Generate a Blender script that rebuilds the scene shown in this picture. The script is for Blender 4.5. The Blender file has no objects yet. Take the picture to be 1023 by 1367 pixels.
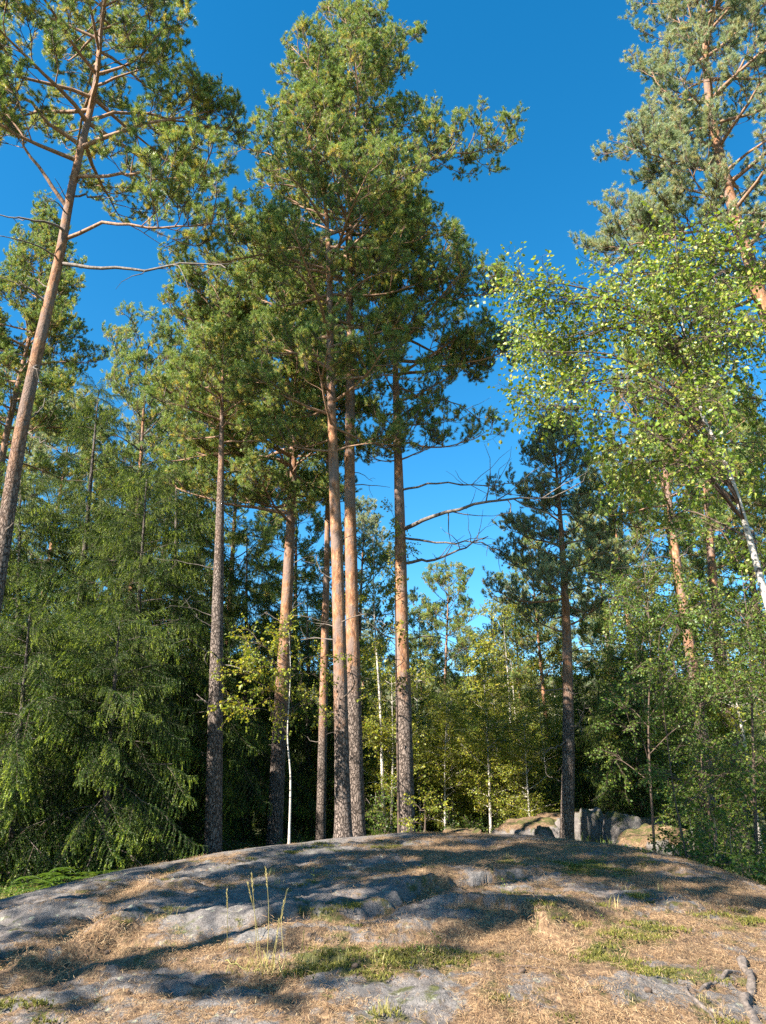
import bpy, math, random
import numpy as np
from mathutils import Vector

# ------------------------------------------------------------------ camera, world, sun, exposure
SC = bpy.context.scene
COL = SC.collection
F = 987.0                                   # focal length in pixels of the 1023x1367 photograph
PITCH = math.radians(20.9)
EYE = 1.5
cam_d = bpy.data.cameras.new("camera")
cam = bpy.data.objects.new("camera", cam_d)
COL.objects.link(cam)
cam.location = (0, 0, EYE)
cam.rotation_euler = (math.pi / 2 + PITCH, 0, 0)
cam_d.sensor_width = 36.0
cam_d.lens = F / 1367.0 * 36.0
cam_d.clip_start = 0.05
cam_d.clip_end = 2000
SC.camera = cam

SUN_EL, SUN_AZ = math.radians(36), math.radians(-128)     # azimuth measured from +Y towards +X
world = bpy.data.worlds.new("World")
SC.world = world
world.use_nodes = True
wn = world.node_tree
bg = next(n for n in wn.nodes if n.type == 'BACKGROUND')
sky = wn.nodes.new("ShaderNodeTexSky")
sky.sky_type = 'NISHITA'
sky.sun_disc = False
sky.sun_elevation = SUN_EL
sky.sun_rotation = SUN_AZ
sky.altitude = 0
sky.air_density = 1.0
sky.dust_density = 0.1
sky.ozone_density = 3.0
hs = wn.nodes.new("ShaderNodeHueSaturation")
hs.inputs["Saturation"].default_value = 1.36
hs.inputs["Hue"].default_value = 0.49
wn.links.new(sky.outputs[0], hs.inputs["Color"])
wn.links.new(hs.outputs[0], bg.inputs[0])
bg.inputs[1].default_value = 0.068

sun_d = bpy.data.lights.new("sun", 'SUN')
sun_d.energy = 5.0
sun_d.angle = math.radians(0.53)
sun_d.color = (1.0, 0.93, 0.82)
sun = bpy.data.objects.new("sun", sun_d)
COL.objects.link(sun)
sd = Vector((math.sin(SUN_AZ) * math.cos(SUN_EL), math.cos(SUN_AZ) * math.cos(SUN_EL), math.sin(SUN_EL)))
sun.rotation_euler = sd.to_track_quat('Z', 'Y').to_euler()
sun.location = (-20, -20, 30)

SC.view_settings.view_transform = 'Standard'
SC.view_settings.look = 'None'
SC.view_settings.gamma = 1
SC.view_settings.use_curve_mapping = False
SC.view_settings.exposure = 2.06
SC.render.engine = 'CYCLES'
SC.cycles.max_bounces = 6
SC.cycles.diffuse_bounces = 3
SC.cycles.transmission_bounces = 4
SC.cycles.use_denoising = False

rng = np.random.default_rng(11)
rnd = random.Random(5)

# ------------------------------------------------------------------ helpers
def W(px, py, D):
    """World point seen at photo pixel (px, py) at ground distance D from the camera."""
    x = (px - 511.5) / F
    y = (683.5 - py) / F
    d = np.array([x, math.cos(PITCH) - y * math.sin(PITCH), math.sin(PITCH) + y * math.cos(PITCH)])
    return np.array([0, 0, EYE]) + d * (D / d[1])

def depth(p):
    return p[1] * math.cos(PITCH) + (p[2] - EYE) * math.sin(PITCH)

def _hash(ix, iy, s):
    h = (ix * 374761393 + iy * 668265263 + s * 974634777) & 0x7fffffff
    h = ((h ^ (h >> 13)) * 1274126177) & 0x7fffffff
    h = (h ^ (h >> 16)) & 0x7fffffff
    return (h % 65536) / 65536.0

def noise2(x, y, s=0):
    x = np.asarray(x, float); y = np.asarray(y, float)
    ix = np.floor(x).astype(np.int64); iy = np.floor(y).astype(np.int64)
    fx = x - ix; fy = y - iy
    fx = fx * fx * fx * (fx * (fx * 6 - 15) + 10); fy = fy * fy * fy * (fy * (fy * 6 - 15) + 10)
    a = _hash(ix, iy, s); b = _hash(ix + 1, iy, s); c = _hash(ix, iy + 1, s); d = _hash(ix + 1, iy + 1, s)
    return (a + (b - a) * fx) * (1 - fy) + (c + (d - c) * fx) * fy

def fbm(x, y, octv=4, s=0, gain=0.5):
    t = 0; amp = 1; tot = 0
    for o in range(octv):
        t = t + amp * (noise2(x * 2 ** o, y * 2 ** o, s + o * 17) * 2 - 1); tot += amp; amp *= gain
    return t / tot

def sstep(a, b, x):
    t = np.clip((np.asarray(x, float) - a) / (b - a), 0, 1)
    return t * t * (3 - 2 * t)

class MB:
    """Collects triangles and quads into one mesh."""
    def __init__(self):
        self.v = []; self.f = []; self.m = []; self.n = 0; self.attrs = {}
    def add(self, v, f, mat=0, **attr):
        v = np.asarray(v, float).reshape(-1, 3)
        f = np.asarray(f, np.int64)
        self.v.append(v); self.f.append((f + self.n, f.shape[1])); self.m.append(np.full(len(f), mat, np.int32))
        for k in set(self.attrs) | set(attr):
            L = self.attrs.setdefault(k, [np.zeros(self.n)] if self.n else [])
            L.append(np.broadcast_to(np.asarray(attr.get(k, 0.0), float), (len(v),)))
        self.n += len(v)
    def tube(self, path, rad, seg=8, mat=0, cap=True, wob=0.0, **attr):
        P = np.asarray(path, float); N = len(P)
        r = np.broadcast_to(np.asarray(rad, float), (N,))
        T = np.gradient(P, axis=0); T /= np.linalg.norm(T, axis=1)[:, None] + 1e-12
        mean = np.abs(T.mean(0)); ref = np.zeros(3); ref[int(np.argmin(mean))] = 1
        U = np.cross(T, ref); U /= np.linalg.norm(U, axis=1)[:, None] + 1e-12
        V = np.cross(T, U)
        a = np.arange(seg) * 2 * math.pi / seg
        rr = r[:, None] * np.ones((N, seg))
        if wob:
            s = int(abs(P[0, 0] * 1000)) % 997
            L = np.concatenate([[0], np.cumsum(np.linalg.norm(np.diff(P, axis=0), axis=1))])
            aa = np.broadcast_to(a, (N, seg)); ll = np.broadcast_to(L[:, None], (N, seg))
            rr = rr * (1 + wob * (fbm(np.cos(aa) * 1.6 + 9, np.sin(aa) * 1.6 + ll * 0.9, 3, s)) + wob * 0.6 * fbm(np.cos(aa) * 5 + 9, np.sin(aa) * 5 + ll * 3.5, 2, s + 5))
        vv = P[:, None] + rr[..., None] * (np.cos(a)[None, :, None] * U[:, None] + np.sin(a)[None, :, None] * V[:, None])
        vv = vv.reshape(-1, 3)
        i = np.arange(N - 1)[:, None] * seg + np.arange(seg)[None]
        j = np.arange(N - 1)[:, None] * seg + (np.arange(seg)[None] + 1) % seg
        q = np.stack([i, j, j + seg, i + seg], -1).reshape(-1, 4)
        at = {k: (np.repeat(np.asarray(x, float), seg) if np.ndim(x) else x) for k, x in attr.items()}
        self.add(vv, q, mat, **at)
        if cap:
            last = (N - 1) * seg + np.arange(seg) - N * seg
            self.f.append((np.array([last + self.n])[0:1], seg)); self.m.append(np.full(1, mat, np.int32))
    def mesh(self, name, mats, smooth=True):
        me = bpy.data.meshes.new(name)
        v = np.concatenate(self.v) if self.v else np.zeros((0, 3))
        me.vertices.add(len(v)); me.vertices.foreach_set("co", v.astype(np.float32).ravel())
        loops = np.concatenate([f.ravel() for f, k in self.f]); sizes = np.concatenate([np.full(len(f), k) for f, k in self.f])
        me.loops.add(len(loops)); me.loops.foreach_set("vertex_index", loops.astype(np.int32))
        me.polygons.add(len(sizes))
        me.polygons.foreach_set("loop_start", np.concatenate([[0], np.cumsum(sizes)[:-1]]).astype(np.int32))
        for m in mats: me.materials.append(m)
        me.polygons.foreach_set("material_index", np.concatenate(self.m))
        me.polygons.foreach_set("use_smooth", np.full(len(sizes), smooth))
        for k, L in self.attrs.items():
            a = me.attributes.new(k, 'FLOAT', 'POINT'); a.data.foreach_set("value", np.concatenate(L).astype(np.float32))
        me.update(calc_edges=True)
        return me
    def build(self, name, mats, parent=None, smooth=True):
        if not isinstance(mats, (list, tuple)): mats = [mats]
        o = bpy.data.objects.new(name, self.mesh(name, mats, smooth))
        COL.objects.link(o)
        if parent is not None: o.parent = parent
        return o

def tag(o, label=None, cat=None, group=None, kind=None):
    if label: o["label"] = label
    if cat: o["category"] = cat
    if group: o["group"] = group
    if kind: o["kind"] = kind
    return o

def thing(name, loc, label, cat, group=None):
    o = bpy.data.objects.new(name, None)
    o.empty_display_size = 0.2
    COL.objects.link(o); o.location = loc
    return tag(o, label, cat, group)

def copy_tree(o, parent=None):
    c = o.copy(); COL.objects.link(c)
    if parent is not None: c.parent = parent
    for ch in list(o.children): copy_tree(ch, c)
    return c

def spline(pts, n):
    """Catmull-Rom through pts, n samples, spaced evenly by length."""
    P = np.asarray(pts, float)
    if len(P) == 2:
        return P[0] + (P[1] - P[0]) * np.linspace(0, 1, n)[:, None]
    E = np.vstack([2 * P[0] - P[1], P, 2 * P[-1] - P[-2]])
    out = []
    for i in range(1, len(E) - 2):
        t = np.linspace(0, 1, 12, endpoint=(i == len(E) - 3))[:, None]
        a, b, c, d = E[i - 1], E[i], E[i + 1], E[i + 2]
        out.append(0.5 * (2 * b + (c - a) * t + (2 * a - 5 * b + 4 * c - d) * t ** 2 + (3 * b - a - 3 * c + d) * t ** 3))
    Q = np.vstack(out)
    L = np.concatenate([[0], np.cumsum(np.linalg.norm(np.diff(Q, axis=0), axis=1))])
    s = np.linspace(0, L[-1], n)
    return np.stack([np.interp(s, L, Q[:, k]) for k in range(3)], 1)

def unit(v):
    v = np.asarray(v, float)
    return v / (np.linalg.norm(v, axis=-1, keepdims=True) + 1e-12)

def eulers(dirs, roll):
    """XYZ Euler angles that bring local +X to dirs, local +Z near world up, rolled about the axis."""
    X = unit(dirs); up = np.array([0, 0, 1.0])
    Y = np.cross(up, X); bad = np.linalg.norm(Y, axis=1) < 1e-3; Y[bad] = (0, 1, 0); Y = unit(Y)
    Z = np.cross(X, Y)
    c, s = np.cos(roll)[:, None], np.sin(roll)[:, None]
    Y, Z = Y * c + Z * s, Z * c - Y * s
    return np.stack([np.arctan2(Y[:, 2], Z[:, 2]), -np.arcsin(np.clip(X[:, 2], -1, 1)), np.arctan2(X[:, 1], X[:, 0])], 1)

# ------------------------------------------------------------------ materials
def new_mat(name):
    m = bpy.data.materials.new(name); m.use_nodes = True
    nt = m.node_tree
    return m, nt, next(n for n in nt.nodes if n.type == 'BSDF_PRINCIPLED'), next(n for n in nt.nodes if n.type == 'OUTPUT_MATERIAL')

def N(nt, t, **kw):
    n = nt.nodes.new(t)
    for k, v in kw.items(): setattr(n, k, v)
    return n

def ramp(nt, fac, stops):
    r = N(nt, "ShaderNodeValToRGB"); e = r.color_ramp.elements
    while len(e) < len(stops): e.new(0.5)
    for el, (p, c) in zip(e, stops):
        el.position = p; el.color = (c, c, c, 1) if np.isscalar(c) else (*c, 1)
    nt.links.new(fac, r.inputs[0]); return r.outputs[0]

def tex(nt, kind, scale, vec=None, detail=4.0, rough=0.55, **kw):
    n = N(nt, "ShaderNodeTexNoise" if kind == "noise" else "ShaderNodeTexVoronoi")
    n.inputs["Scale"].default_value = scale
    if kind == "noise": n.inputs["Detail"].default_value = detail; n.inputs["Roughness"].default_value = rough
    for k, v in kw.items():
        if k in n.inputs: n.inputs[k].default_value = v
        else: setattr(n, k, v)
    if vec is not None: nt.links.new(vec, n.inputs["Vector"])
    return n

def mapping(nt, scale, rot=(0, 0, 0), coord="Object"):
    tc = N(nt, "ShaderNodeTexCoord"); mp = N(nt, "ShaderNodeMapping")
    mp.inputs["Scale"].default_value = scale; mp.inputs["Rotation"].default_value = rot
    nt.links.new(tc.outputs[coord], mp.inputs[0]); return mp.outputs[0]

def mix(nt, fac, a, b, blend='MIX'):
    n = N(nt, "ShaderNodeMix", data_type='RGBA', blend_type=blend)
    if np.isscalar(fac): n.inputs[0].default_value = fac
    else: nt.links.new(fac, n.inputs[0])
    for i, x in ((6, a), (7, b)):
        if isinstance(x, tuple): n.inputs[i].default_value = (*x, 1)
        else: nt.links.new(x, n.inputs[i])
    return n.outputs[2]

def math_(nt, op, a, b=None, clamp=False):
    n = N(nt, "ShaderNodeMath", operation=op, use_clamp=clamp)
    for i, x in enumerate((a, b)):
        if x is None: continue
        if np.isscalar(x): n.inputs[i].default_value = x
        else: nt.links.new(x, n.inputs[i])
    return n.outputs[0]

def attr(nt, name):
    a = N(nt, "ShaderNodeAttribute"); a.attribute_name = name; return a.outputs["Fac"]

def leaf_mat(name, c1, c2, c3, trans=0.35, rough=0.5, spec=0.35):
    """Needles or leaves: colour from a per-leaf value and a per-spray random, light passes through."""
    m, nt, b, out = new_mat(name)
    oi = N(nt, "ShaderNodeObjectInfo")
    v = math_(nt, 'ADD', math_(nt, 'MULTIPLY', attr(nt, "tint"), 0.75), math_(nt, 'MULTIPLY', oi.outputs["Random"], 0.25))
    col = ramp(nt, v, [(0.0, c1), (0.55, c2), (0.97, c3)])
    nt.links.new(col, b.inputs["Base Color"])
    b.inputs["Roughness"].default_value = rough
    b.inputs["Specular IOR Level"].default_value = spec
    t = N(nt, "ShaderNodeBsdfTranslucent")
    nt.links.new(mix(nt, 1.0, col, (1.25, 1.2, 0.6), 'MULTIPLY'), t.inputs[0])
    ms = N(nt, "ShaderNodeMixShader"); ms.inputs[0].default_value = trans
    nt.links.new(b.outputs[0], ms.inputs[1]); nt.links.new(t.outputs[0], ms.inputs[2]); nt.links.new(ms.outputs[0], out.inputs[0])
    return m

M = {}
M['needle'] = leaf_mat("pine_needles", (0.055, 0.11, 0.04), (0.25, 0.345, 0.105), (0.60, 0.43, 0.12), 0.42, 0.36)
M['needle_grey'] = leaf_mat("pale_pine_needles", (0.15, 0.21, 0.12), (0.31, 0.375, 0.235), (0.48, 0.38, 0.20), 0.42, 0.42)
M['spruce'] = leaf_mat("spruce_needles", (0.012, 0.034, 0.007), (0.055, 0.105, 0.013), (0.38, 0.46, 0.04), 0.36, 0.5)
M['birch_leaf'] = leaf_mat("birch_leaves", (0.055, 0.11, 0.016), (0.19, 0.27, 0.035), (0.50, 0.46, 0.11), 0.45, 0.4, 0.45)
M['yellow_leaf'] = leaf_mat("yellowing_leaves", (0.11, 0.16, 0.02), (0.24, 0.27, 0.03), (0.42, 0.34, 0.04), 0.45, 0.4)
M['under_leaf'] = leaf_mat("undergrowth_leaves", (0.04, 0.085, 0.014), (0.11, 0.165, 0.025), (0.26, 0.26, 0.04), 0.4, 0.45)
M['fern'] = leaf_mat("fern_fronds", (0.04, 0.085, 0.014), (0.085, 0.15, 0.022), (0.19, 0.22, 0.04), 0.45, 0.45)
M['moss'] = leaf_mat("moss_shoots", (0.05, 0.055, 0.012), (0.135, 0.135, 0.02), (0.27, 0.23, 0.05), 0.2, 0.7)
M['straw'] = leaf_mat("fallen_needles", (0.12, 0.06, 0.03), (0.28, 0.165, 0.08), (0.50, 0.36, 0.20), 0.1, 0.6)
M['grass'] = leaf_mat("dry_grass", (0.16, 0.17, 0.05), (0.36, 0.30, 0.11), (0.55, 0.45, 0.22), 0.3, 0.5)

def bark_pine():
    m, nt, b, out = new_mat("pine_bark")
    v = mapping(nt, (1, 1, 0.42))
    n1 = tex(nt, "noise", 7, v, 6)
    wv = N(nt, "ShaderNodeVectorMath", operation='ADD')
    sc = N(nt, "ShaderNodeVectorMath", operation='SCALE'); sc.inputs["Scale"].default_value = 0.16
    nt.links.new(n1.outputs["Color"], sc.inputs[0]); nt.links.new(v, wv.inputs[0]); nt.links.new(sc.outputs[0], wv.inputs[1])
    vor = tex(nt, "voronoi", 26, wv.outputs[0], feature='DISTANCE_TO_EDGE')
    plate = ramp(nt, vor.outputs["Distance"], [(0.0, 0.0), (0.16, 1.0)])
    n2 = tex(nt, "noise", 38, v, 6, 0.65)
    low = mix(nt, plate, (0.04, 0.028, 0.022), ramp(nt, n2.outputs[0], [(0.3, (0.11, 0.085, 0.07)), (0.7, (0.27, 0.21, 0.175))]))
    n3 = tex(nt, "noise", 16, v, 8, 0.7)
    up = ramp(nt, n3.outputs[0], [(0.30, (0.085, 0.042, 0.025)), (0.43, (0.22, 0.10, 0.05)), (0.57, (0.36, 0.185, 0.095)), (0.72, (0.50, 0.34, 0.24))])
    vp = tex(nt, "voronoi", 15, wv.outputs[0], feature='DISTANCE_TO_EDGE'); n5 = tex(nt, "noise", 5, v, 5, 0.7)
    up = mix(nt, ramp(nt, vp.outputs['Distance'], [(0.0, 0.5), (0.12, 0.0)]), up, (0.07, 0.035, 0.022))
    up = mix(nt, ramp(nt, n5.outputs[0], [(0.46, 0.0), (0.56, 0.85)]), up, (0.17, 0.125, 0.105))
    n4 = tex(nt, "noise", 1.3, v, 3)
    h = math_(nt, 'ADD', attr(nt, "hgt"), math_(nt, 'MULTIPLY', math_(nt, 'SUBTRACT', n4.outputs[0], 0.5), 0.9))
    f = ramp(nt, h, [(0.55, 0.0), (1.1, 1.0)]) if False else math_(nt, 'MULTIPLY', math_(nt, 'SUBTRACT', h, 0.65), 1.8, True)
    nt.links.new(mix(nt, f, low, up), b.inputs["Base Color"])
    b.inputs["Roughness"].default_value = 0.85
    b.inputs["Specular IOR Level"].default_value = 0.2
    bu = N(nt, "ShaderNodeBump"); bu.inputs["Strength"].default_value = 0.9; bu.inputs["Distance"].default_value = 0.03
    nt.links.new(mix(nt, f, math_(nt, 'ADD', plate, n2.outputs[0]), n3.outputs[0]), bu.inputs["Height"])
    nt.links.new(bu.outputs[0], b.inputs["Normal"])
    return m
M['pine_bark'] = bark_pine()

def simple_bark(name, c1, c2, scale=18, zs=0.35, spots=None):
    m, nt, b, out = new_mat(name)
    v = mapping(nt, (1, 1, zs)); n = tex(nt, "noise", scale, v, 7, 0.65)
    c = ramp(nt, n.outputs[0], [(0.32, c1), (0.68, c2)])
    if spots:
        v2 = mapping(nt, (1, 1, 2.4)); n2 = tex(nt, "noise", 9, v2, 5, 0.6)
        c = mix(nt, ramp(nt, n2.outputs[0], [(0.57, 0.0), (0.63, 1.0)]), c, spots)
    nt.links.new(c, b.inputs["Base Color"]); b.inputs["Roughness"].default_value = 0.85
    bu = N(nt, "ShaderNodeBump"); bu.inputs["Strength"].default_value = 0.6; bu.inputs["Distance"].default_value = 0.02
    nt.links.new(n.outputs[0], bu.inputs["Height"]); nt.links.new(bu.outputs[0], b.inputs["Normal"])
    return m
M['spruce_bark'] = simple_bark("spruce_bark", (0.035, 0.027, 0.022), (0.12, 0.092, 0.075), 24)
M['birch_bark'] = simple_bark("birch_bark", (0.28, 0.245, 0.21), (0.56, 0.50, 0.435), 12, 2.0, (0.06, 0.05, 0.045))
M['twig'] = simple_bark("twig_bark", (0.035, 0.025, 0.018), (0.12, 0.075, 0.05), 30)
M['limb'] = simple_bark("limb_bark", (0.12, 0.065, 0.04), (0.38, 0.22, 0.13), 22)
M['dead'] = simple_bark("dead_wood", (0.05, 0.04, 0.034), (0.20, 0.16, 0.13), 26, 0.2)
M['root'] = simple_bark("weathered_root", (0.045, 0.036, 0.03), (0.19, 0.15, 0.125), 30, 1.0)

def rock_mat(name, litter=True):
    m, nt, b, out = new_mat(name)
    v = mapping(nt, (1, 1, 1))
    big = tex(nt, "noise", 1.6, v, 6, 0.6); mid = tex(nt, "noise", 14, v, 8, 0.7); fine = tex(nt, "noise", 110, v, 4, 0.7)
    base = ramp(nt, mid.outputs[0], [(0.28, (0.06, 0.057, 0.055)), (0.5, (0.135, 0.125, 0.117)), (0.72, (0.24, 0.22, 0.20))])
    base = mix(nt, ramp(nt, big.outputs[0], [(0.35, 0.0), (0.7, 0.55)]), base, (0.19, 0.135, 0.11))
    base = mix(nt, ramp(nt, fine.outputs[0], [(0.40, 0.8), (0.50, 0.0)]), base, (0.04, 0.04, 0.042))
    g2 = tex(nt, "noise", 60, v, 5, 0.75)
    base = mix(nt, ramp(nt, g2.outputs[0], [(0.52, 0.0), (0.62, 0.5)]), base, (0.28, 0.25, 0.23))
    base = mix(nt, ramp(nt, tex(nt, "noise", 3.2, v, 7, 0.7).outputs[0], [(0.50, 0.0), (0.62, 0.7)]), base, (0.075, 0.07, 0.068))
    lich = tex(nt, "voronoi", 8.5, v); ln = tex(nt, "noise", 30, v, 5)
    lm = math_(nt, 'MULTIPLY', ramp(nt, lich.outputs["Distance"], [(0.20, 1.0), (0.24, 0.0)]), ramp(nt, ln.outputs[0], [(0.45, 0.0), (0.6, 0.8)]))
    base = mix(nt, lm, base, (0.30, 0.31, 0.22))
    # litter and moss masks come with the mesh, their edges are broken up here
    fa = tex(nt, "noise", 26, mapping(nt, (0.25, 2.2, 1), (0, 0, 0.5)), 6, 0.7); fb = tex(nt, "noise", 26, mapping(nt, (2.2, 0.25, 1), (0, 0, -0.35)), 6, 0.7)
    fib = math_(nt, 'MAXIMUM', fa.outputs[0], fb.outputs[0])
    lit_c = ramp(nt, fib, [(0.42, (0.045, 0.027, 0.015)), (0.55, (0.16, 0.095, 0.05)), (0.70, (0.34, 0.235, 0.13))])
    lv = tex(nt, "noise", 7, v, 7, 0.7)
    lmask = math_(nt, 'ADD', attr(nt, "litter"), math_(nt, 'MULTIPLY', math_(nt, 'SUBTRACT', lv.outputs[0], 0.5), 1.5))
    lmask = ramp(nt, lmask, [(0.42, 0.0), (0.60, 0.92)])
    base = mix(nt, lmask, base, lit_c)
    mo = tex(nt, "noise", 22, v, 6, 0.7)
    mc = ramp(nt, mo.outputs[0], [(0.3, (0.02, 0.024, 0.008)), (0.6, (0.07, 0.075, 0.018)), (0.8, (0.16, 0.14, 0.045))])
    mmask = ramp(nt, math_(nt, 'ADD', attr(nt, "moss"), math_(nt, 'MULTIPLY', math_(nt, 'SUBTRACT', lv.outputs[0], 0.5), 2.2)), [(0.45, 0.0), (0.7, 0.9)])
    base = mix(nt, mmask, base, mc)
    nt.links.new(base, b.inputs["Base Color"])
    b.inputs["Roughness"].default_value = 0.9
    b.inputs["Specular IOR Level"].default_value = 0.25
    gr = tex(nt, "noise", 42, v, 6, 0.75)
    hgt = math_(nt, 'ADD', math_(nt, 'MULTIPLY', mid.outputs[0], 1.0), math_(nt, 'MULTIPLY', fine.outputs[0], 0.35))
    hgt = math_(nt, 'ADD', hgt, math_(nt, 'MULTIPLY', gr.outputs[0], 0.6))
    hgt = math_(nt, 'ADD', hgt, math_(nt, 'MULTIPLY', math_(nt, 'MULTIPLY', fib, lmask), 0.7))
    bu = N(nt, "ShaderNodeBump"); bu.inputs["Strength"].default_value = 0.65; bu.inputs["Distance"].default_value = 0.03
    nt.links.new(hgt, bu.inputs["Height"]); nt.links.new(bu.outputs[0], b.inputs["Normal"])
    return m
M['rock'] = rock_mat("granite_with_litter")

def floor_mat():
    m, nt, b, out = new_mat("forest_floor")
    v = mapping(nt, (1, 1, 1)); n = tex(nt, "noise", 3, v, 9, 0.7); n2 = tex(nt, "noise", 0.6, v, 4)
    c = ramp(nt, n.outputs[0], [(0.3, (0.03, 0.024, 0.012)), (0.5, (0.07, 0.07, 0.022)), (0.72, (0.17, 0.13, 0.055))])
    c = mix(nt, ramp(nt, n2.outputs[0], [(0.4, 0.0), (0.6, 0.7)]), c, (0.055, 0.08, 0.018))
    nt.links.new(c, b.inputs["Base Color"]); b.inputs["Roughness"].default_value = 0.95
    bu = N(nt, "ShaderNodeBump"); bu.inputs["Distance"].default_value = 0.1
    nt.links.new(n.outputs[0], bu.inputs["Height"]); nt.links.new(bu.outputs[0], b.inputs["Normal"])
    return m
M['floor'] = floor_mat()

# ------------------------------------------------------------------ ground: forest floor and the granite dome
# the crest as seen: pixel column, pixel row, distance
CREST = [(-600, 1330, 5.5), (-250, 1262, 7.2), (0, 1200, 9.0), (150, 1164, 10.6), (300, 1137, 12.0), (450, 1119, 13.0), (540, 1111, 13.3), (700, 1114, 13.3),
         (830, 1128, 12.4), (920, 1148, 11.4), (1023, 1184, 10.0), (1250, 1260, 7.6), (1600, 1340, 5.5)]
_cw = np.array([W(*c) for c in CREST])
def crest(x):
    return np.interp(x, _cw[:, 0], _cw[:, 1]), np.interp(x, _cw[:, 0], _cw[:, 2])

def floor_z(x, y):
    x = np.asarray(x, float); y = np.asarray(y, float)
    z = -0.25 + 0.22 * fbm(x * 0.13, y * 0.13, 3, 3) + 0.05 * fbm(x * 0.9, y * 0.9, 3, 8)
    z = z + 0.25 * np.exp(-((x - 4.5) ** 2 / 10 + (y - 20) ** 2 / 20))
    z = z + 2.2 * sstep(26, 60, y) + 5.0 * sstep(45, 110, y) + 13.0 * sstep(64, 130, y)
    z = z + 0.25 * sstep(1, 6, -x) * sstep(14, 22, y)
    r = np.hypot(x, y)
    return z + 0.8 * sstep(90, 200, r) * fbm(x * 0.02, y * 0.02, 2, 5)

def dome0(x, y):
    """Smooth granite dome: rises from the viewer's feet to the crest line, then falls away."""
    yc, zc = crest(x)
    zn = 0.02 - 0.06 * np.abs(x) * 0.2
    t = np.clip((yc - y) / np.maximum(yc - 3.0, 1.0), 0, 1.4)
    front = zc - (zc - zn) * t ** 1.25
    back = zc - 0.055 * np.maximum(y - yc, 0) - 0.045 * np.maximum(y - yc, 0) ** 2
    return np.where(y < yc, front, back)

def G0(px, py):
    """Where the view ray through a pixel meets the smooth dome."""
    D = np.linspace(3.0, 14.5, 1200)
    x = (px - 511.5) / F; yy = (683.5 - py) / F
    dx, dy, dz = x, math.cos(PITCH) - yy * math.sin(PITCH), math.sin(PITCH) + yy * math.cos(PITCH)
    X = dx / dy * D; Z = EYE + dz / dy * D
    below = Z <= dome0(X, D)
    i = int(np.argmax(below)) if below.any() else len(D) - 1
    return X[i], D[i]

def stroke_dist(x, y, pts):
    """Distance to a polyline on the ground plus signed side (positive beyond the line)."""
    P = np.array([G0(*p) for p in pts])
    best = np.full(np.shape(x), 1e9); side = np.zeros(np.shape(x))
    for a, b in zip(P[:-1], P[1:]):
        d = b - a; L2 = d @ d + 1e-9
        t = np.clip(((x - a[0]) * d[0] + (y - a[1]) * d[1]) / L2, 0, 1)
        qx = x - (a[0] + t * d[0]); qy = y - (a[1] + t * d[1])
        r = np.hypot(qx, qy); s = d[0] * qy - d[1] * qx
        u = r < best; best = np.where(u, r, best); side = np.where(u, np.sign(s) * r, side)
    return best, side

# pixel polylines on the dome: (points, kind, half width m, height m)
STROKES = [
    ([(-60, 1300), (60, 1262), (130, 1228), (165, 1190), (230, 1160)], 'groove', 0.20, -0.07),
    ([(20, 1310), (90, 1285), (150, 1262), (200, 1240)], 'groove', 0.15, -0.07),
    ([(40, 1292), (120, 1262), (188, 1228)], 'ridge', 0.16, 0.09),
    ([(195, 1192), (232, 1190)], 'ridge', 0.28, 0.10),
    ([(20, 1222), (100, 1215), (148, 1212)], 'ridge', 0.22, 0.07),
    ([(-60, 1312), (60, 1302), (180, 1292), (330, 1291), (450, 1293)], 'step', 0.10, 0.085),
    ([(-40, 1352), (60, 1338), (150, 1326), (250, 1322)], 'step', 0.08, 0.05),
    ([(120, 1300), (150, 1296)], 'ridge', 0.10, 0.06),
    ([(210, 1258), (300, 1262), (420, 1268), (560, 1262), (650, 1250)], 'step', 0.22, 0.10),
    ([(380, 1240), (460, 1238), (520, 1218), (570, 1196), (640, 1184)], 'step', 0.16, 0.16),
    ([(640, 1222), (690, 1226), (728, 1250)], 'step', 0.09, 0.13),
    ([(728, 1250), (760, 1242), (830, 1230), (900, 1224), (990, 1206)], 'step', 0.07, 0.07),
    ([(545, 1250), (600, 1244)], 'ridge', 0.16, 0.06),
    ([(700, 1290), (760, 1262), (800, 1248)], 'groove', 0.18, -0.03),
    ([(600, 1330), (720, 1318), (860, 1330)], 'ridge', 0.35, 0.04),
]
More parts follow.
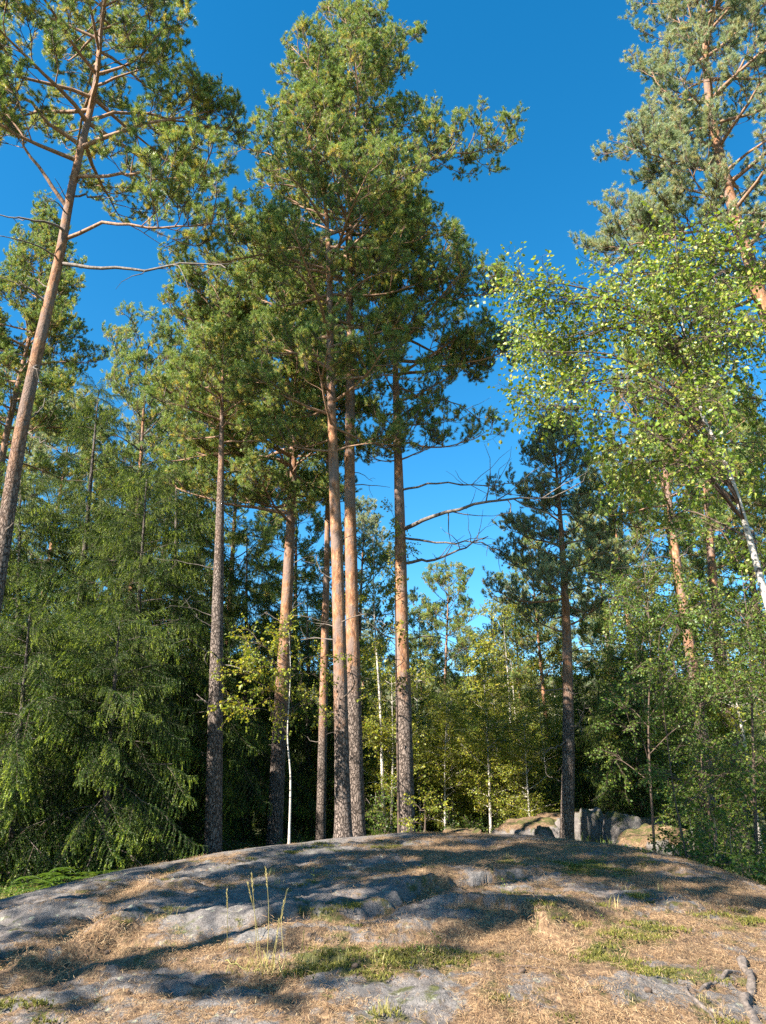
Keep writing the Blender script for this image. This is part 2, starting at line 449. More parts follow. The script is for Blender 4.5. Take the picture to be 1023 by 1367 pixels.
def dome(x, y):
    x = np.asarray(x, float); y = np.asarray(y, float)
    z = dome0(x, y)
    lit = np.zeros(x.shape)
    yc, _ = crest(x)
    keep = sstep(0.1, 1.2, yc - y)                     # the crest line itself stays put
    for pts, kind, w, h in STROKES:
        d, s = stroke_dist(x, y, pts)
        s = s + 0.10 * fbm(x * 1.6, y * 1.6, 2, 35) + 0.07 * fbm(x * 5, y * 5, 3, 31)
        if kind == 'groove':
            k = np.exp(-(d / w) ** 2); z = z + h * k * keep; lit = np.maximum(lit, k)
        elif kind == 'ridge':
            k = np.exp(-(d / w) ** 2); z = z + h * k * keep; lit = lit - 0.5 * k
        else:                                          # higher beyond the line, fading back to the slope
            end = np.exp(-np.maximum(d - np.abs(s), 0) / (w * 2))
            k = np.where(s > 0, np.exp(-s / (w * 7)), 0) * sstep(-w * 0.06, w * 0.35, s) * end
            hv = h * (0.25 + 1.5 * noise2(x * 1.3, y * 1.3, 87))
            z = z + 0.55 * hv * k * keep - 0.25 * hv * np.exp(-((s + .3 * w) / (w * .5)) ** 2) * end * keep
            lit = np.maximum(lit, np.where(s < 0, np.exp(-(s / (w * 1.3)) ** 2), 0) * end * 0.9) - 0.7 * np.where(s > 0, np.exp(-(s / w) ** 2), 0) * end
    r = 0.045 * fbm(x * 0.8, y * 0.8, 3, 21) + 0.022 * fbm(x * 2.3 + y * 0.8, y * 2.6, 4, 41) + 0.022 * fbm(x * 8, y * 8, 4, 61, 0.65)
    ridge = 1 - np.abs(fbm(x * 2.2 + .4 * y, y * 2.8, 5, 91, 0.6)) * 2.2
    r = r + 0.022 * (ridge - 0.4) + 0.02 * np.abs(fbm(x * 6, y * 6, 4, 95, 0.65))
    rough = np.abs(fbm(x * 4.5, y * 4.5, 4, 71)); r = r - 0.022 * np.exp(-rough * 9) - 0.035 * np.exp(-np.abs(fbm(x * 1.7 + y, y * 2.1, 4, 77)) * 45)
    z = z + r * (0.25 + 0.75 * keep)
    return z, lit

def right_(x): return sstep(-1.2, 1.6, x)
def masks(x, y, lit):
    right = sstep(-1.2, 1.6, x)
    n = fbm(x * 0.9, y * 0.9, 4, 101); n2 = fbm(x * 3, y * 3, 4, 111, 0.65)
    litter = 0.43 + 0.19 * right + 0.50 * n + 0.42 * n2 + 0.55 * np.clip(lit, -1, 1)
    yc, _ = crest(x)
    litter = litter - 0.08 * sstep(3.2, 1.5, yc - y) * sstep(0.8, -0.5, x) + 0.15 * sstep(6.8, 5.2, y)
    moss = 0.20 + 0.09 * right_(x) + 0.42 * fbm(x * 1.1 + 7, y * 1.1, 4, 131) + 0.38 * fbm(x * 4, y * 4, 3, 141)
    for (px, py, rx, ry, k) in MOSS:
        gx, gy = G0(px, py)
        moss = moss + 0.62 * k * np.exp(-((x - gx) / rx) ** 2 - ((y - gy) / ry) ** 2)
    return litter, moss
MOSS = [(430, 1298, 0.45, 0.22, 0.95), (560, 1285, 0.5, 0.2, 0.95), (620, 1278, 0.3, 0.15, 0.6), (255, 1302, 0.35, 0.12, 0.4), (510, 1225, 0.5, 0.35, 0.5), (570, 1200, 0.35, 0.3, 0.4),
        (250, 1245, 0.18, 0.14, 0.5), (525, 1355, 0.14, 0.08, 0.6), (545, 1320, 0.08, 0.04, 0.6), (800, 1275, 0.35, 0.4, 0.35), (860, 1255, 0.3, 0.3, 0.3), (680, 1335, 0.25, 0.15, 0.35), (690, 1165, 0.6, 0.5, 0.25),
        (700, 1190, 0.3, 0.2, 0.3), (1000, 1225, 0.3, 0.2, 0.3), (420, 1235, 0.3, 0.25, 0.4), (145, 1203, 0.1, 0.1, 0.5), (350, 1362, 0.3, 0.1, 0.3)]

def grid_mesh(name, xs, ys, zfun, mat, parent=None):
    X, Y = np.meshgrid(xs, ys)
    Z, at = zfun(X, Y)
    b = MB()
    nx, ny = len(xs), len(ys)
    i = (np.arange(ny - 1)[:, None] * nx + np.arange(nx - 1)[None]).ravel()
    b.add(np.stack([X, Y, Z], -1), np.stack([i, i + 1, i + nx + 1, i + nx], -1), 0, **{k: v.ravel() for k, v in at.items()})
    return b.build(name, mat, parent)

def warp(lo, hi, n, c, k):
    t = np.linspace(-1, 1, n)
    s = np.sinh(t * k) / math.sinh(k)
    return np.where(s < 0, c + s * (c - lo), c + s * (hi - c))

def floor_fun(X, Y):
    Z = floor_z(X, Y)
    Dm, _ = dome(X, Y)
    inside = sstep(0.0, 0.35, Dm - Z) * sstep(19.0, 17.5, Y) * sstep(9.5, 8.5, np.abs(X))
    return Z - 0.6 * inside, {}
floor = tag(grid_mesh("ground", warp(-420, 420, 260, 0, 6.0), warp(-260, 640, 320, 14, 6.2), floor_fun, M['floor']), kind='structure')

def rock_fun(X, Y):  # litter and moss masks ride on the vertices
    Z, lit = dome(X, Y)
    L, Ms = masks(X, Y, lit)
    return Z, {"litter": L, "moss": Ms}
rock = tag(grid_mesh("bedrock_terrain", warp(-9.5, 9.5, 561, 0, 1.2), np.concatenate([np.linspace(-3, 3.9, 40), 4 * (14.2 / 4) ** np.linspace(0, 1, 380), np.linspace(14.3, 19, 40)]), rock_fun, M['rock']), kind='structure')

def ground_z(x, y):
    a = float(floor_z(x, y))
    if abs(x) < 9.4 and -3 < y < 18.9: a = max(a, float(dome(np.array([x]), np.array([y]))[0][0]))
    return a

def G(px, py):
    x, y = G0(px, py)
    return np.array([x, y, float(dome(np.array([x]), np.array([y]))[0][0])])

# ------------------------------------------------------------------ foliage sprays (used as instances inside crowns)
def needles(b, p0, d, n, spread, ln, wd, tint, mat=0, along=0.1):
    """n needle triangles set round a shoot that starts at p0 and runs `along` metres towards d."""
    d = unit(d); t = rng.random(n)
    r = unit(np.cross(rng.normal(size=(n, 3)), d)) if n else np.zeros((0, 3))
    sp = spread * (0.55 + 0.6 * rng.random(n))
    dirs = unit(d * np.cos(sp)[:, None] + r * np.sin(sp)[:, None])
    L = ln * (0.75 + 0.45 * rng.random(n))
    base = p0 + d * (t * along)[:, None]
    side = unit(np.cross(dirs, rng.normal(size=(n, 3)))) * (wd / 2)
    v = np.stack([base - side, base + side, base + dirs * L[:, None]], 1).reshape(-1, 3)
    f = np.arange(3 * n).reshape(n, 3)
    b.add(v, f, mat, tint=np.repeat(np.clip(tint + 0.12 * rng.normal(size=n), 0, 1), 3))

def proto(b, name, mats):
    o = bpy.data.objects.new(name, b.mesh(name, mats, smooth=False))     # not linked: only the crowns draw it
    return o

def pine_spray(mat, yellow=0.14, nn=84, wd=0.0060, ln=0.066):
    b = MB()
    ax = spline([(0, 0, 0), (0.15, 0.02 * rnd.uniform(-1, 1), 0.01), (0.3, 0.04 * rnd.uniform(-1, 1), 0.05), (0.40, 0, 0.10)], 6)
    b.tube(ax, np.linspace(0.008, 0.004, 6), 4, 1)
    tips = [(ax[-2], ax[-1] - ax[-2])]
    for k in range(9):
        t = rnd.uniform(0.05, 0.95); i = t * 5; a = ax[int(i)] + (ax[min(int(i) + 1, 5)] - ax[int(i)]) * (i % 1)
        s = 1 if k % 2 else -1
        d = unit(np.array([rnd.uniform(0.35, 0.9), s * rnd.uniform(0.4, 1.0), rnd.uniform(-0.25, 0.8)]))
        L = rnd.uniform(0.07, 0.24) * (1.2 - 0.5 * t)
        e = a + d * L + np.array([0, 0, 0.025])
        b.tube([a, a + d * L * 0.5, e], [0.0045, 0.004, 0.003], 3, 1, cap=False)
        tips.append((a + d * L * 0.6, e - (a + d * L * 0.5)))
    for p, d in tips:
        d = unit(unit(d) + np.array([0, 0, 0.3]))
        y = rnd.random() < yellow
        tint = 0.9 if y else rnd.uniform(0.1, 0.62)
        needles(b, p, d, int(nn * 0.45), 1.25, ln, wd, min(1, tint + (0.45 if rnd.random() < yellow * 1.6 else 0.02)), 0, 0.05)
        needles(b, p + d * 0.045, d, int(nn * 0.55), 0.85, ln, wd, tint * (0.85 if y else 1), 0, 0.05)
    return proto(b, "pine_shoot_source", [mat, M['twig']])

def spruce_spray():
    b = MB()
    ax = spline([(0, 0, 0), (0.35, 0, -0.05), (0.7, 0, -0.2), (1.0, 0, -0.27), (1.15, 0, -0.24)], 12)
    b.tube(ax, np.linspace(0.008, 0.003, 12), 4, 1)
    for k in range(30):
        t = 0.06 + 0.94 * k / 29; i = min(t * 11, 10.99); a = ax[int(i)] + (ax[int(i) + 1] - ax[int(i)]) * (i % 1)
        s = 1 if k % 2 else -1
        L = (0.42 * math.sin(min(t * 2.2 + 0.35, 1.9)) * (1.05 - 0.7 * t) + 0.07) * rnd.uniform(0.7, 1.25)
        d0 = unit(np.array([0.62, s * rnd.uniform(0.45, 0.9), rnd.uniform(-0.45, 0.0)]))
        e = a + d0 * L * 0.75 + np.array([0, 0, -rnd.uniform(0.35, 1.0) * L])
        pth = spline([a, a + d0 * L * 0.5, e], 5)
        b.tube(pth, [0.0025] * 5, 3, 1, cap=False)
        tint = rnd.uniform(0.0, 0.5)
        for q in range(4):
            needles(b, pth[q], pth[q + 1] - pth[q], 18, 0.95, 0.034, 0.0115, tint + (0.40 if q > 1 else 0), 0, float(np.linalg.norm(pth[q + 1] - pth[q])))
    for q in range(11):
        needles(b, ax[q], ax[q + 1] - ax[q], 16, 1.0, 0.034, 0.0115, 0.3 + (0.4 if q > 8 else 0), 0, 0.1)
    return proto(b, "spruce_bough_source", [M['spruce'], M['twig']])

def leaf(b, p, d, nrm, L, Wd, tint, mat=0, curl=0.12):
    d = unit(d); s = unit(np.cross(d, nrm)); n = np.cross(s, d)
    pts = [p, p + d * L * 0.22 + s * Wd * 0.40 + n * curl * L * 0.7, p + d * L * 0.5 + s * Wd * 0.46 + n * curl * L, p + d * L - n * curl * L * 0.6, p + d * L * 0.5 - s * Wd * 0.46 + n * curl * L, p + d * L * 0.22 - s * Wd * 0.40 + n * curl * L * 0.7, p + d * L * 0.5]
    b.add(np.array(pts), np.array([[0, 1, 6], [1, 2, 6], [2, 3, 6], [3, 4, 6], [4, 5, 6], [5, 0, 6]]), mat, tint=tint)

def leaf_spray(mat, nl=17, L=0.052, length=0.45, droop=0.5, spread=0.11, yellow=0.15, name="birch_twig_source"):
    b = MB()
    ax = spline([(0, 0, 0), (length * 0.4, 0.02, 0.02), (length * 0.75, -0.01, -0.04 * droop), (length, 0.01, -0.14 * droop)], 7)
    b.tube(ax, np.linspace(0.0035, 0.0012, 7), 3, 1)
    for k in range(nl):
        t = 0.12 + 0.88 * (k + rnd.random() * 0.5) / nl; i = min(t * 6, 5.99); a = ax[int(i)] + (ax[int(i) + 1] - ax[int(i)]) * (i % 1)
        s = rnd.choice((-1, 1))
        st = unit(np.array([rnd.uniform(0.1, 0.9), s * rnd.uniform(0.4, 1.0), rnd.uniform(-0.8, 0.5)])) * spread * rnd.uniform(0.3, 1.0)
        p = a + st
        if spread > 0.05: b.tube([a, p], [0.0012, 0.0008], 3, 1, cap=False)
        d = unit(np.array([rnd.uniform(-0.1, 0.8), s * rnd.uniform(0.1, 0.9), -rnd.uniform(0.0, 1.5) * droop]))
        nrm = unit(np.array([rnd.uniform(-0.8, 0.8), rnd.uniform(-0.8, 0.8), 1.0]))
        tint = 0.97 if rnd.random() < yellow else rnd.uniform(0.05, 0.7)
        sz = L * rnd.uniform(0.65, 1.2)
        leaf(b, p, d, nrm, sz, sz * 0.82, tint, 0, rnd.uniform(0.02, 0.22))
    return proto(b, name, [mat, M['twig']])

def moss_clump():
    b = MB()
    for k in range(34):
        p = np.array([rnd.gauss(0, 0.05), rnd.gauss(0, 0.05), 0.0])
        needles(b, p, (rnd.uniform(-.4, .4), rnd.uniform(-.4, .4), 1), 6, 0.7, 0.022, 0.006, rnd.uniform(0.1, 0.9), 0, 0.012)
    return proto(b, "moss_clump_source", [M['moss']])

def litter_clump(n=18, rad=0.11, ln=0.042, wd=0.0021):
    b = MB(); th0 = rnd.uniform(0, 3.14)
    for k in range(n):
        p = np.array([rnd.gauss(0, rad * 0.5), rnd.gauss(0, rad * 0.5), rnd.uniform(0.003, 0.012)])
        a = th0 + rnd.gauss(0, 0.75); L = ln * rnd.uniform(0.6, 1.5); d = np.array([math.cos(a), math.sin(a), rnd.uniform(-0.08, 0.12)])
        s = np.array([-math.sin(a), math.cos(a), 0]) * wd / 2; bend = np.array([0, 0, 0.003]) + s * rnd.uniform(-1.2, 1.2)
        b.add([p - s, p + s, p + d * L * .5 + bend + s, p + d * L * .5 + bend - s, p + d * L], np.array([[0, 1, 2], [0, 2, 3], [3, 2, 4]]), 0, tint=rnd.random())
    return proto(b, "needle_litter_source", [M['straw']])

def grass_clump(n=16, h=0.35, mat='under_leaf'):
    b = MB()
    for k in range(n):
        a = rnd.uniform(0, 6.28); p = np.array([rnd.gauss(0, .05), rnd.gauss(0, .05), 0]); H = h * rnd.uniform(.5, 1.2); o = np.array([math.cos(a), math.sin(a), 0])
        s = np.array([-o[1], o[0], 0]) * 0.0035; l = H * rnd.uniform(.15, .6)
        q = [p, p + o * l * .25 + (0, 0, H * .55), p + o * l + (0, 0, H)]
        b.add([q[0] - s, q[0] + s, q[1] - s, q[1] + s, q[2]], np.array([[0, 1, 3], [0, 3, 2], [2, 3, 4]]), 0, tint=rnd.random())
    return proto(b, "grass_clump_source", [M[mat]])

def group_of(name, protos):
    ng = bpy.data.node_groups.new(name, 'GeometryNodeTree')
    ng.interface.new_socket("Geometry", in_out='INPUT', socket_type='NodeSocketGeometry')
    ng.interface.new_socket("Geometry", in_out='OUTPUT', socket_type='NodeSocketGeometry')
    gi = ng.nodes.new("NodeGroupInput"); go = ng.nodes.new("NodeGroupOutput")
    jn = ng.nodes.new("GeometryNodeJoinGeometry")
    for p in protos:
        oi = ng.nodes.new("GeometryNodeObjectInfo"); oi.inputs["Object"].default_value = p; oi.inputs["As Instance"].default_value = False
        g2 = ng.nodes.new("GeometryNodeGeometryToInstance")
        ng.links.new(oi.outputs["Geometry"], g2.inputs[0]); ng.links.new(g2.outputs[0], jn.inputs[0])
    ip = ng.nodes.new("GeometryNodeInstanceOnPoints"); ip.inputs["Pick Instance"].default_value = True
    def na(n, t):
        a = ng.nodes.new("GeometryNodeInputNamedAttribute"); a.data_type = t; a.inputs["Name"].default_value = n; return a.outputs["Attribute"]
    er = ng.nodes.new("FunctionNodeEulerToRotation")
    ng.links.new(na("rot", 'FLOAT_VECTOR'), er.inputs[0]); ng.links.new(er.outputs[0], ip.inputs["Rotation"])
    ng.links.new(na("scl", 'FLOAT'), ip.inputs["Scale"]); ng.links.new(na("idx", 'INT'), ip.inputs["Instance Index"])
    ng.links.new(gi.outputs[0], ip.inputs["Points"]); ng.links.new(jn.outputs[0], ip.inputs["Instance"])
    ng.links.new(ip.outputs[0], go.inputs[0])
    ng["n"] = len(protos)
    return ng

SPR = {
    'pine': group_of("pine_foliage", [pine_spray(M['needle']) for _ in range(5)]),
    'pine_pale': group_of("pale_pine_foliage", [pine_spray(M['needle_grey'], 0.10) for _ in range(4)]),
    'spruce': group_of("spruce_foliage", [spruce_spray() for _ in range(4)]),
    'birch': group_of("birch_foliage", [leaf_spray(M['birch_leaf']) for _ in range(5)]),
    'yellow': group_of("yellow_foliage", [leaf_spray(M['yellow_leaf'], 15, 0.06, 0.45, 0.35, 0.06, 0.3) for _ in range(4)]),
    'dull': group_of("dull_foliage", [leaf_spray(M['under_leaf'], 18, 0.055, 0.45, 0.35, 0.08, 0.12) for _ in range(4)]),
    'shrub': group_of("shrub_foliage", [leaf_spray(M['under_leaf'], 16, 0.035, 0.3, 0.2, 0.05, 0.15) for _ in range(3)]),
    'moss': group_of("moss_cover", [moss_clump() for _ in range(3)]),
    'litter': group_of("litter_cover", [litter_clump() for _ in range(6)]),
    'grass': group_of("grass_cover", [grass_clump(h=0.4) for _ in range(3)]),
    'drygrass': group_of("dry_grass_cover", [grass_clump(10, 0.16, 'grass') for _ in range(3)]),
}

def scatter(name, kind, pts, rot, scl, parent=None):
    """A cover or crown: points that draw foliage sprays."""
    pts = np.asarray(pts, float).reshape(-1, 3); n = len(pts)
    me = bpy.data.meshes.new(name); me.vertices.add(n); me.vertices.foreach_set("co", pts.astype(np.float32).ravel())
    a = me.attributes.new("rot", 'FLOAT_VECTOR', 'POINT'); a.data.foreach_set("vector", np.asarray(rot, np.float32).ravel())
    a = me.attributes.new("scl", 'FLOAT', 'POINT'); a.data.foreach_set("value", np.asarray(scl, np.float32))
    a = me.attributes.new("idx", 'INT', 'POINT'); a.data.foreach_set("value", rng.integers(0, SPR[kind]["n"], n).astype(np.int32))
    o = bpy.data.objects.new(name, me); COL.objects.link(o); o["kind"] = 'stuff'
    md = o.modifiers.new("foliage", 'NODES'); md.node_group = SPR[kind]
    if parent is not None: o.parent = parent
    return o

# ------------------------------------------------------------------ trees
class Sprays:
    def __init__(self): self.p = []; self.d = []; self.s = []
    def add(self, p, d, s=1.0): self.p.append(p); self.d.append(d); self.s.append(s)
    def build(self, kind, parent, base, name="crown", flip=0.5):
        P = np.array(self.p) - base; n = len(P)
        return scatter(name, kind, P, eulers(np.array(self.d), rng.normal(0, flip, n)), np.array(self.s), parent)

def wander(a, d, L, n, up=0.0, jit=0.12, sag=0.0):
    """An irregular branch path from a along d, bending upwards by `up` towards its tip."""
    P = [np.array(a, float)]; d = unit(np.array(d, float)); st = L / (n - 1)
    for k in range(n - 1):
        t = k / (n - 1)
        d = unit(d + np.array([rnd.gauss(0, jit), rnd.gauss(0, jit), rnd.gauss(0, jit) + (up * t - sag * (1 - t)) * 2.2 / n]))
        P.append(P[-1] + d * st)
    return np.array(P)

def at_path(P, t):
    i = min(max(t, 0), 0.9999) * (len(P) - 1); k = int(i)
    return P[k] + (P[k + 1] - P[k]) * (i - k), unit(P[k + 1] - P[k])

def pine_limb(b, sp, P, r0, base, dens=1.0, leafy=0.4, ssize=1.0, sec_len=None, mat=0):
    """A limb with side branches that carry shoots on its outer part."""
    L = float(np.linalg.norm(np.diff(P, axis=0), axis=1).sum())
    b.tube(P - base, np.linspace(r0, max(0.006, r0 * 0.18), len(P)), 7 if r0 > 0.03 else 5, mat)
    ns = max(4, int(L * 4.0 * dens))
    for k in range(ns):
        t = leafy * 0.75 + (1 - leafy * 0.75) * (k + rnd.random()) / ns
        a, d = at_path(P, t)
        s = 1 if k % 2 else -1
        side = unit(np.cross(d, (0, 0, 1))) * s
        dd = unit(d * rnd.uniform(0.5, 1.0) + side * rnd.uniform(0.5, 1.1) + np.array([0, 0, rnd.uniform(-0.1, 0.5)]))
        l2 = (sec_len or (0.30 + 0.30 * L * (1.1 - t))) * rnd.uniform(0.6, 1.2)
        l2 = min(l2, 1.5)
        Q = wander(a, dd, l2, 5, 0.35, 0.14)
        b.tube(Q - base, np.linspace(max(0.006, r0 * 0.3), 0.004, 5), 4, mat, cap=False)
        m = max(1, int(round(l2 * 4.2 * dens)))
        for j in range(m):
            tt = 0.3 + 0.7 * (j + rnd.random()) / m
            q, qd = at_path(Q, tt)
            sp.add(q, unit(qd + np.array([rnd.gauss(0, .7), rnd.gauss(0, .7), rnd.uniform(-0.1, 0.6)])), ssize * rnd.uniform(0.75, 1.25))
        sp.add(Q[-1], unit(Q[-1] - Q[-2] + np.array([0, 0, 0.15])), ssize * rnd.uniform(0.7, 1.1))
    sp.add(P[-1], unit(P[-1] - P[-2]), ssize)

def dead_limb(b, P, r0, base, twigs=5, mat=0):
    b.tube(P - base, np.linspace(r0, r0 * 0.25, len(P)), 6, mat)
    L = float(np.linalg.norm(np.diff(P, axis=0), axis=1).sum())
    for k in range(twigs):
        a, d = at_path(P, rnd.uniform(0.35, 1.0))
        dd = unit(d * rnd.uniform(.2, 1) + np.array([rnd.gauss(0, .6), rnd.gauss(0, .6), rnd.gauss(0, .5)]))
        Q = wander(a, dd, rnd.uniform(0.15, 0.42) * L, 5, 0.1, 0.25)
        b.tube(Q - base, np.linspace(r0 * 0.3, 0.003, 5), 4, mat, cap=False)

def trunk_path(pts, D, n=64):
    """Trunk through photo pixels at ground distance D (a number, or one per point), carried down into the soil."""
    Ds = D if isinstance(D, (list, tuple)) else [D] * len(pts)
    P = [W(px, py, d) for (px, py), d in zip(pts, Ds)]
    gz = ground_z(P[0][0], P[0][1])
    dirn = unit(P[1] - P[0])
    if P[0][2] > gz + 0.05:
        P.insert(0, P[0] - dirn * (P[0][2] - gz) / max(dirn[2], 0.3))
    P[0][2] = gz
    base = P[0].copy()
    P[0] = P[0] - np.array([0, 0, 0.12])
    return spline(P, n), base

def make_trunk(b, S, base, r0, orange_h, flare=0.5, seg=18, wob=0.07, mat=0, top_r=0.012, power=1.7):
    h = S[:, 2] - S[0, 2]; t = h / max(h[-1], 1e-3)
    r = r0 * (1 - t ** power) * (1 - 0.12 * t) + top_r
    r = r * (1 + flare * np.exp(-h / 0.25) + 0.12 * np.exp(-h / 1.2))
    b.tube(S - base, r, seg, mat, wob=wob, hgt=h / orange_h)
    return r

def row_to_env(env, py):
    a = np.array(env, float)
    return np.interp(py, a[:, 0], a[:, 1]), np.interp(py, a[:, 0], a[:, 2])

def pixel(p):
    dz = depth(p)
    v = -(p[1]) * math.sin(PITCH) + (p[2] - EYE) * math.cos(PITCH)
    return 511.5 + F * p[0] / dz, 683.5 - F * v / dz

def pine(label, pts, D, wpx, env, nlimb=34, orange_h=4.0, kind='pine', dens=1.0, special=(), dead=(), stubs=6, seed=0, limb_up=0.25, group=None, start=None, ssize=1.0):
    """A Scots pine: bare trunk through the given pixels, limbs filling the outline `env` rows (row, left, right)."""
    rnd.seed(seed)
    S, base = trunk_path(pts, D)
    root = thing("pine_tree", base, label, "pine tree", group)
    b = MB()
    r0 = wpx / F * depth(W(*pts[0], D if np.isscalar(D) else D[0])) / 2
    rad = make_trunk(b, S, base, r0, orange_h)
    b.build("trunk", M['pine_bark'], root)
    sp = Sprays()
    rows = [e[0] for e in env]; top, bot = min(rows), max(rows)
    pyS = np.array([pixel(p)[1] for p in S])
    ok = [i for i in range(len(S)) if top - 5 <= pyS[i] <= bot]
    zt = S[-1, 2]; zb = S[ok[0], 2] if ok else S[len(S) // 2, 2]
    ga = rnd.uniform(0, 6.28)
    for k in range(nlimb):
        u = (k + rnd.random() * 0.7) / nlimb
        z = zb + (zt - zb) * u ** 0.9
        i = int(np.argmin(np.abs(S[:, 2] - z))); a = S[i]
        ga += 2.4 + rnd.uniform(-0.5, 0.5)
        c = math.cos(ga)
        pxl, pyl = pixel(a)
        l, r = row_to_env(env, pyl - 10)
        scale = depth(a) / F
        Lr = max((r - pxl) * scale, 0.25); Ll = max((pxl - l) * scale, 0.25)
        side = Lr if c > 0 else Ll
        L = (abs(c) * side + (1 - abs(c)) * 0.5 * (Lr + Ll)) * rnd.uniform(0.62, 1.04)
        L = min(max(L, 0.35), 4.5)
        rise = limb_up + 0.75 * u ** 2 + rnd.uniform(-0.15, 0.15)
        P = wander(a, (c, math.sin(ga), rise), L * 1.05, 8, 0.30, 0.11)
        lb = MB(); pine_limb(lb, sp, P, min(0.012 + 0.014 * L, rad[i] * 0.75), base, dens, 0.40 if u < 0.5 else 0.22, ssize)
        lb.build("branch", M['limb'], root)
    sp.add(S[-1], (0, 0, 1), ssize); sp.add(S[-1] - np.array([0, 0, .2]), (0.2, .1, 1), ssize); sp.add(S[-3], (-.3, .1, 1), ssize)
    for (pl, dd, r, leafy, dn) in special:                   # limbs followed from the photograph
        P = spline([W(px, py, d) for (px, py), d in zip(pl, dd)], 12)
        P[2:-1] += rng.normal(0, 0.025, (len(P) - 3, 3))
        lb = MB(); pine_limb(lb, sp, P, r, base, dn, leafy, ssize); lb.build("branch", M['limb'], root)
    for (pl, dd, r, tw) in dead:
        P = spline([W(px, py, d) for (px, py), d in zip(pl, dd)], 12)
        P[2:-1] += rng.normal(0, 0.02, (len(P) - 3, 3))
        lb = MB(); dead_limb(lb, P, r, base, tw); lb.build("dead_branch", M['dead'], root)
    for k in range(stubs):
        z = S[0, 2] + (zb - S[0, 2]) * rnd.uniform(0.25, 1.0)
        i = int(np.argmin(np.abs(S[:, 2] - z))); ang = rnd.uniform(0, 6.28)
        P = wander(S[i], (math.cos(ang), math.sin(ang), rnd.uniform(-0.2, 0.3)), rnd.uniform(0.3, 1.5), 7, 0.0, 0.2)
        lb = MB(); dead_limb(lb, P, rnd.uniform(0.010, 0.02), base, rnd.randint(1, 5)); lb.build("dead_branch", M['dead'], root)
    sp.build(kind, root, base)
    return root

exec_order = []
D_ = lambda n, *v: list(v) if len(v) == n else list(np.linspace(v[0], v[-1], n))

# --- the pines one can follow in the photograph
pine("tallest pine of the clump on the crest, lit trunk marked with zigzag branch shadows",
     [(477, 1117), (470, 800), (467, 640), (468, 480), (467, 330), (474, 180), (487, 44)], 15.3, 19,
     [(35, 478, 496), (50, 445, 530), (70, 425, 560), (110, 372, 572), (150, 355, 590), (200, 315, 600), (260, 330, 600), (330, 345, 610), (400, 400, 590)],
     60, 3.6, dens=0.95, stubs=9, seed=3, limb_up=0.35,
     special=[([(470, 262), (520, 236), (580, 212), (640, 200), (684, 186)], [15.3, 15.1, 14.9, 14.8, 14.8], 0.045, 0.45, 1.2),
              ([(470, 225), (400, 215), (340, 200), (312, 205)], [15.3, 15.6, 15.9, 16], 0.04, 0.4, 1.1)])
pine("red-brown pine in front of the tallest pine, smooth orange lower trunk, crooked forked top",
     [(459, 1121), (452, 800), (446, 640), (441, 480), (440, 380), (434, 270), (415, 190), (400, 130)], 14.3, 19,
     [(120, 380, 430), (180, 350, 470), (240, 340, 540), (300, 300, 600), (350, 265, 605), (400, 275, 590), (450, 290, 570), (500, 300, 560), (560, 330, 545), (620, 385, 510)],
     62, 2.4, dens=0.9, stubs=8, seed=8, limb_up=0.12,
     special=[([(438, 360), (380, 345), (320, 345), (272, 352)], [14.3, 13.9, 13.6, 13.4], 0.04, 0.35, 1.2),
              ([(442, 330), (520, 330), (580, 310)], [14.3, 13.7, 13.3], 0.035, 0.35, 1.2)])
pine("pine with leafy sprouts up its trunk and long bare branches reaching right",
     [(543, 1114), (540, 950), (537, 850), (534, 700), (530, 560), (527, 450), (525, 370), (522, 290)], 15.8, 20,
     [(285, 500, 545), (330, 480, 590), (380, 470, 640), (430, 460, 670), (480, 470, 680), (530, 480, 650), (575, 490, 620), (630, 500, 580)],
     46, 3.2, dens=1.0, stubs=8, seed=14, limb_up=0.1,
     special=[([(530, 500), (590, 490), (640, 480), (685, 470)], [15.8, 15.4, 15.1, 15], 0.045, 0.4, 1.4),
              ([(528, 420), (580, 400), (630, 395), (675, 385)], [15.8, 15.6, 15.5, 15.5], 0.04, 0.45, 1.2),
              ([(532, 590), (580, 595), (620, 590), (655, 580)], [15.8, 15.5, 15.2, 15.0], 0.03, 0.5, 0.7)],
     dead=[([(540, 706), (580, 690), (640, 672), (740, 664)], [15.8, 15.0, 14.4, 14.0], 0.05, 9),
           ([(540, 752), (590, 744), (630, 725), (652, 716)], [15.8, 15.4, 15.2, 15.2], 0.038, 8),
           ([(538, 718), (590, 725), (640, 724), (668, 734)], [15.8, 15.5, 15.2, 15.2], 0.03, 9),
           ([(533, 655), (580, 645), (630, 648), (690, 645)], [15.8, 15.3, 15.1, 15.0], 0.028, 12),
           ([(530, 560), (560, 540), (600, 535), (640, 560)], [15.8, 15.4, 15.2, 15.0], 0.028, 9)])
